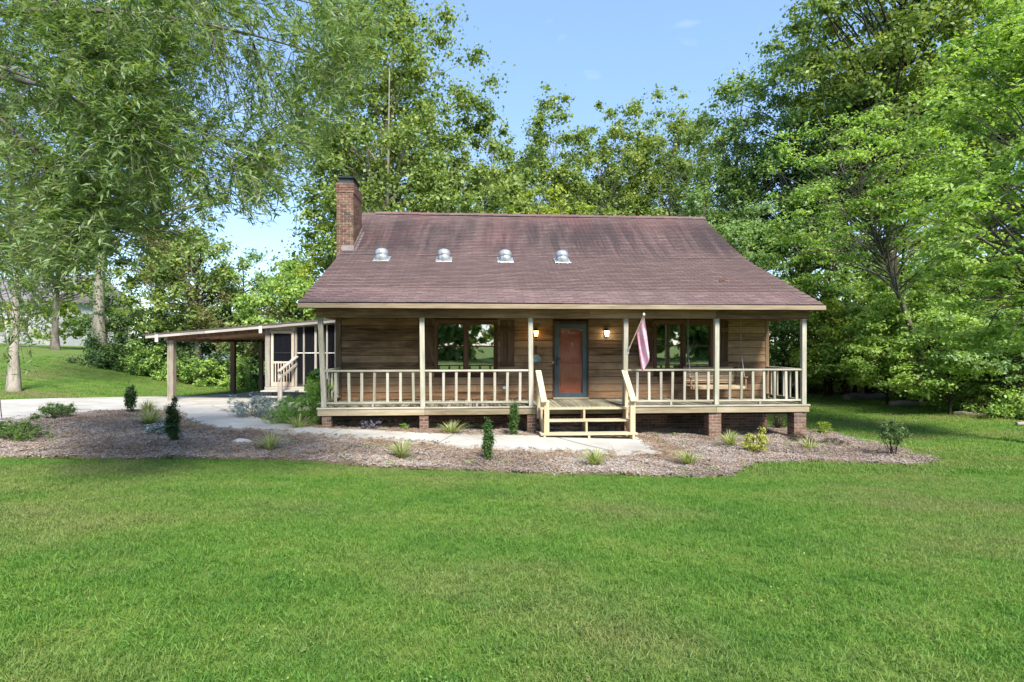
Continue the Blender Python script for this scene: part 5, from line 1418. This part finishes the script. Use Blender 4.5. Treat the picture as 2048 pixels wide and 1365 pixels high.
lobed('broadleaf_tree', 'rounded green tree behind the carport under the sky gap', px(485, 31), 31, 7.9, [(0, 0, 5, 2.4, 2, 2.4), (1.2, 0, 4, 2, 1.8, 2.2), (-1.2, 0, 3.8, 1.8, 1.8, 2)], .18, 'bark_grey', 'lf_blue', 134, n_clump=110, clump_r=.62, per=170, lsize=.16, flat=.7)
lobed('broadleaf_tree', 'sunlit yellow green tree left of the chimney', px(655, 29), 29, 9.6, [(.2, 0, 6.6, 1.6, 1.6, 2.4), (-.6, 0, 4.6, 1.9, 1.8, 2.0), (.8, 0, 4, 2, 2, 2)], .16, 'bark_grey', 'lf_lime', 135, n_clump=90, clump_r=.62, per=150, lsize=.19, aspect=.42, flat=.6, up=.8)
lobed('broadleaf_tree', 'deep green tree between the carport roof and the house eave', px(575, 27), 27, 6.6, [(0, 0, 4, 2.2, 1.8, 2.2), (1.4, 0, 3.6, 1.8, 1.6, 1.8)], .14, 'bark_dark', 'lf_maple', 136, n_clump=100, clump_r=.55, per=170, lsize=.15, flat=.6)
lobed('broadleaf_tree', 'far green tree behind the pale trunk on the left', px(110, 42), 42, 13, [(0, 0, 8.5, 3.4, 3, 3.6), (2, 0, 6, 2.6, 2.4, 2.6)], .25, 'bark_grey', 'lf_poplar', 137, n_clump=90, clump_r=.9, per=150, lsize=.24, flat=.75)
# ---------------------------------------------------------------- hedge and undergrowth masses (nobody could count the plants)
def mass(name, label, blobs, leaf_m, seed, n_clump, clump_r, per, lsize, flat=.75, cat='undergrowth', up=.6, aspect=.65):
    rg = np.random.default_rng(seed); lob = np.array(blobs, float)
    vol = (lob[:, 3] * lob[:, 5]); pick = rg.choice(len(lob), n_clump, p=vol / vol.sum())
    d = unit(rg.normal(0, 1, (n_clump, 3)))
    C = lob[pick, :3] + d * (.3 + .7 * rg.uniform(0, 1, n_clump)[:, None] ** .5) * lob[pick, 3:]
    C[:, 2] = np.maximum(C[:, 2], gz(C[:, 0], C[:, 1]) + .15)
    cr = clump_r * rg.uniform(.5, 1.4, n_clump); radii = np.stack([cr, cr, cr], 1)
    P, Nn = clump_leaves(C, radii, per, rg, up, .5, .6, flat)
    v, f = leaf_arrays(P, Nn, lsize * rg.uniform(.6, 1.3, len(P)), aspect, rg)
    return tag(put(name, mesh_np(name, v, f, leaf_m)), label, cat, kind='stuff')
def wl(pxx, d, z, rx, ry, rz): x = px(pxx, d); return (x, d, g(x, d) + z, rx, ry, rz)
mass('undergrowth', 'dark ivy covered undergrowth behind the carport', [wl(p, 31 + .6 * sin(p), 1.7, 1.9, 1.3, 2.2) for p in range(235, 640, 38)], M['lf_ivy'], 201, 260, .55, 170, .15)
mass('undergrowth', 'lighter weeds and saplings at the foot of the ivy behind the carport', [wl(p, 29.3 + .5 * sin(p * 2), .7, 1.2, .7, .9) for p in range(270, 560, 30)], M['lf_maple'], 202, 110, .38, 110, .13)
mass('dry_vines', 'tangled dry vines hanging in the trees behind the carport', [wl(p, 29.2, z, 1.0, .6, 1.6) for p, z in ((375, 5.0), (400, 4.0), (440, 3.4), (300, 6.0), (520, 3.0))], M['lf_dry'], 203, 60, .45, 90, .14, 1.2, 'vines', .1, .3)
mass('undergrowth', 'ivy and seedlings around the thick pale trunk', [wl(p, 29.5, .6, 1.2, .8, .9) for p in (185, 215, 245, 280)], M['lf_ivy'], 204, 60, .4, 130, .13)
mass('undergrowth', 'dark brush along the edge of the woods on the right', [wl(p, d, .8, 1.8, 1.2, 1.1) for p, d in ((1560, 28.5), (1640, 28.2), (1720, 28), (1790, 26.6), (1850, 24.2), (1910, 22.2), (1965, 20.4), (2030, 19), (2100, 18))], M['lf_deep'], 205, 260, .48, 150, .13)
mass('undergrowth', 'bright weeds along the lawn edge of the woods', [wl(p, d, .35, 1.0, .6, .5) for p, d in ((1680, 26.8), (1740, 26.2), (1800, 24.2), (1830, 22.6), (1870, 20.6), (1895, 20.0), (1930, 19.2), (1990, 18.2), (2040, 17.2))], M['lf_maple'], 206, 130, .28, 90, .10)
mass('far_woods', 'far green woods filling the background behind the house', [(x, 47 + 4 * sin(x), 4.5, 4, 3, 5.0) for x in range(-14, 48, 5)] + [(x, 40, 7, 3.6, 3, 6) for x in range(24, 46, 5)], M['lf_deep'], 207, 420, 1.3, 130, .42, .8, 'woods')
mass('far_woods', 'sunlit leaves deep inside the woods on the right', [(x, 33 + 2 * sin(x * 2), 4.5, 3, 2.5, 4.2) for x in range(17, 36, 4)], M['lf_lime'], 208, 170, .9, 110, .26, .7, 'woods')
mass('far_hedge', 'sunlit yellow green hedge beyond the road on the far left', [(x, 58 + .3 * x, 3.6, 3, 2, 1.7) for x in range(-62, -28, 4)], M['lf_lime'], 209, 130, .8, 90, .3, .7, 'hedge')
# leaf litter under the edge of the woods
lit_ = drape('forest_floor', dense(LIT, .35, .09, 9), .5, .035, plain('forest_floor_soil', (.040, .028, .019), (.10, .068, .044), 3, .95, .8, .1, space='pos', c3=(.16, .11, .07)), 0)
tag(lit_, 'brown leaf strewn forest floor under the trees on the right', 'forest floor', kind='structure')
lx = rg.uniform(12.5, 24, 16000); ly = rg.uniform(13.5, 30, 16000); kk = inside(LIT, lx, ly); lx = lx[kk]; ly = ly[kk]
lp = np.stack([lx, ly, gz(lx, ly) + .05 + rg.uniform(0, .03, len(lx))], 1)
ln = unit(np.stack([rg.normal(0, .5, len(lx)), rg.normal(0, .5, len(lx)), np.ones(len(lx))], 1))
v, f = leaf_arrays(lp, ln, rg.uniform(.07, .16, len(lx)), .6, rg)
tag(put('leaf_litter', mesh_np('leaf_litter', v, f, M['lf_litter'])), 'brown fallen leaves covering the forest floor', 'leaves', kind='stuff')
# clover and broad weeds in the lawn, weeds in the mulch, a few fallen leaves
def sprinkle(name, label, cat, centres, per, spread, lsize, leaf_m, lift, seed, aspect=.8, up=1.2):
    r = np.random.default_rng(seed); c = np.repeat(np.asarray(centres), per, 0); n = len(c)
    xy = c[:, :2] + r.normal(0, spread, (n, 2))
    P = np.stack([xy[:, 0], xy[:, 1], gz(xy[:, 0], xy[:, 1]) + r.uniform(lift * .5, lift * 1.4, n)], 1)
    v, f = leaf_arrays(P, unit(r.normal(0, .5, (n, 3)) + np.array([0, 0, up])), lsize * r.uniform(.6, 1.3, n), aspect, r)
    tag(put(name, mesh_np(name, v, f, leaf_m)), label, cat, kind='stuff')
lw = near[rg.choice(len(near), 150, replace=False)]
sprinkle('clover', 'patches of clover and broad weeds growing through the lawn', 'clover', lw[:110], 34, .09, .016, M['lf_fern'], .035, 301)
sprinkle('fallen_leaves', 'a few dry leaves fallen on the lawn', 'leaves', near[rg.choice(len(near), 70, replace=False)], 1, .1, .05, M['lf_dry'], .035, 302, .6)
bw = bed_points(4000); bw = bw[rg.choice(len(bw), 46, replace=False)]
sprinkle('bed_weeds', 'small green weeds sprouting through the mulch', 'weeds', bw, 26, .06, .035, M['lf_fern'], .10, 303, .45, .5)
# dead red leaves caught on the roof
n = 46; t_ = 10.32 + rg.normal(0, .07, n); v_ = 1.42 + rg.normal(0, .035, n)
pw = np.array([[*hw(a, b), float(np.interp(b, [p[0] for p in RP], [p[1] for p in RP])) + .03 + abs(rg.normal(0, .012))] for a, b in zip(t_, v_)])
v, f = leaf_arrays(pw, unit(rg.normal(0, .5, (n, 3)) + np.array([0, -.4, 1])), rg.uniform(.04, .075, n), .6, rg)
tag(put('dead_leaves', mesh_np('dead_leaves', v, f, M['lf_dead'])), 'small patch of dead red leaves lying on the roof', 'leaves', kind='stuff')

# ---------------------------------------------------------------- the willow oak overhanging from the left
def willow_oak():
    rgw = np.random.default_rng(77); rr = random.Random(77)
    x0, y0 = -9.6, 7.2; z0 = g(x0, y0)
    t = thing('willow_oak', 'overhanging willow oak with long narrow leaves filling the upper left', 'tree', (0, 0, 0))
    zmin = lambda X, D: np.interp(X / D, [-.95, -.86, -.78, -.66, -.56, -.47, -.41, -.36, -.30, -.20], [.12, .05, .26, .28, .30, .33, .36, .40, .52, .70])
    cent = []
    while len(cent) < 3500:
        D = rgw.uniform(5.6, 10.0); s = rgw.uniform(-.95, -.16); X = s * D
        e = rgw.uniform(-.02, .68) ; Z = CAM_Z + e * D
        lim = (zmin(X, D)) - .085
        if e < lim + rgw.normal(0, .03): continue
        if s < -.80 and e < .10 and rgw.random() < .72: continue
        dens = .5 + .5 * math.sin(X * 2.3 + Z * 1.1) * math.sin(Z * 2.0 - D * 1.3)
        edge = min(1, max(0, (-.17 - s) / .28))
        if rgw.random() > (.10 + .95 * dens ** 1.5) * (.34 + .66 * edge): continue
        cent.append((X, D, Z))
    cent = np.array(cent)
    hub = Vector((x0, y0, z0))
    mb = MB().tube([hub + Vector((0, 0, -.2)), hub + Vector((.1, 0, 2.5)), hub + Vector((.3, .1, 5)), hub + Vector((.5, .2, 9))], [.42, .30, .26, .16], 10, False)
    limbs = []
    for k in range(15):
        a = hub + Vector((.2, .1, rr.uniform(4.0, 8.5)))
        e = Vector(cent[rr.randrange(len(cent))])
        m1 = a.lerp(e, .35) + Vector((0, 0, 1.1)); m2 = a.lerp(e, .72) + Vector((0, 0, .75))
        pts = []
        for j in range(13):
            u = j / 12
            pts.append(a * (1 - u) ** 3 + m1 * 3 * u * (1 - u) ** 2 + m2 * 3 * u * u * (1 - u) + e * u ** 3)
        mb.tube(pts, [.055 * (1 - u / 12) + .006 for u in range(13)], 6, False)
        limbs += pts[3:]
    LP = np.array([list(p) for p in limbs])
    P = []; A = []
    for c in cent:
        j = int(((LP - c) ** 2).sum(1).argmin()); src = LP[j]
        d = c - src; L = np.linalg.norm(d)
        start = c - d / (L + 1e-6) * min(L, .9) * .9
        tip = c + np.array([rgw.normal(.05, .10), rgw.normal(0, .10), -rgw.uniform(.08, .34)])
        mid = (start + tip) / 2 + np.array([0, 0, .10])
        if rgw.random() < .55: mb.tube([start, mid, tip], [.006, .004, .002], 3, False)
        nl = rgw.integers(16, 28)
        u = rgw.uniform(.25, 1.0, nl)[:, None]
        pos = start * (1 - u) ** 2 + mid * 2 * u * (1 - u) + tip * u * u
        dirv = unit((tip - start)[None, :] * 1.0 / (np.linalg.norm(tip - start) + 1e-6) + rgw.normal(0, .75, (nl, 3)) + np.array([0, 0, -.15]))
        P.append(pos + dirv * .045 + rgw.normal(0, .02, (nl, 3))); A.append(dirv)
    P = np.concatenate(P); A = np.concatenate(A)
    Nn = unit(rgw.normal(0, .6, P.shape) + np.array([0, 0, 1.0]))
    v, f = leaf_arrays(P, Nn, rgw.uniform(.078, .14, len(P)), .20, rgw, .06, A)
    put('crown', mesh_np('crown', v, f, M['lf_oak']), t)
    put('trunk', mb.mesh('trunk', M['bark_grey'], True), t)
willow_oak()
# the wooded edge across the yard behind the viewer, mirrored in the window panes
mass('far_woods', 'woods across the yard opposite the house, mirrored in the window panes', [(x, -27 + 2 * sin(x), g(x, -27) + 5, 4, 3, 6) for x in range(-36, 37, 4)], M['lf_poplar'], 210, 560, 1.5, 70, .9, .8, 'woods')
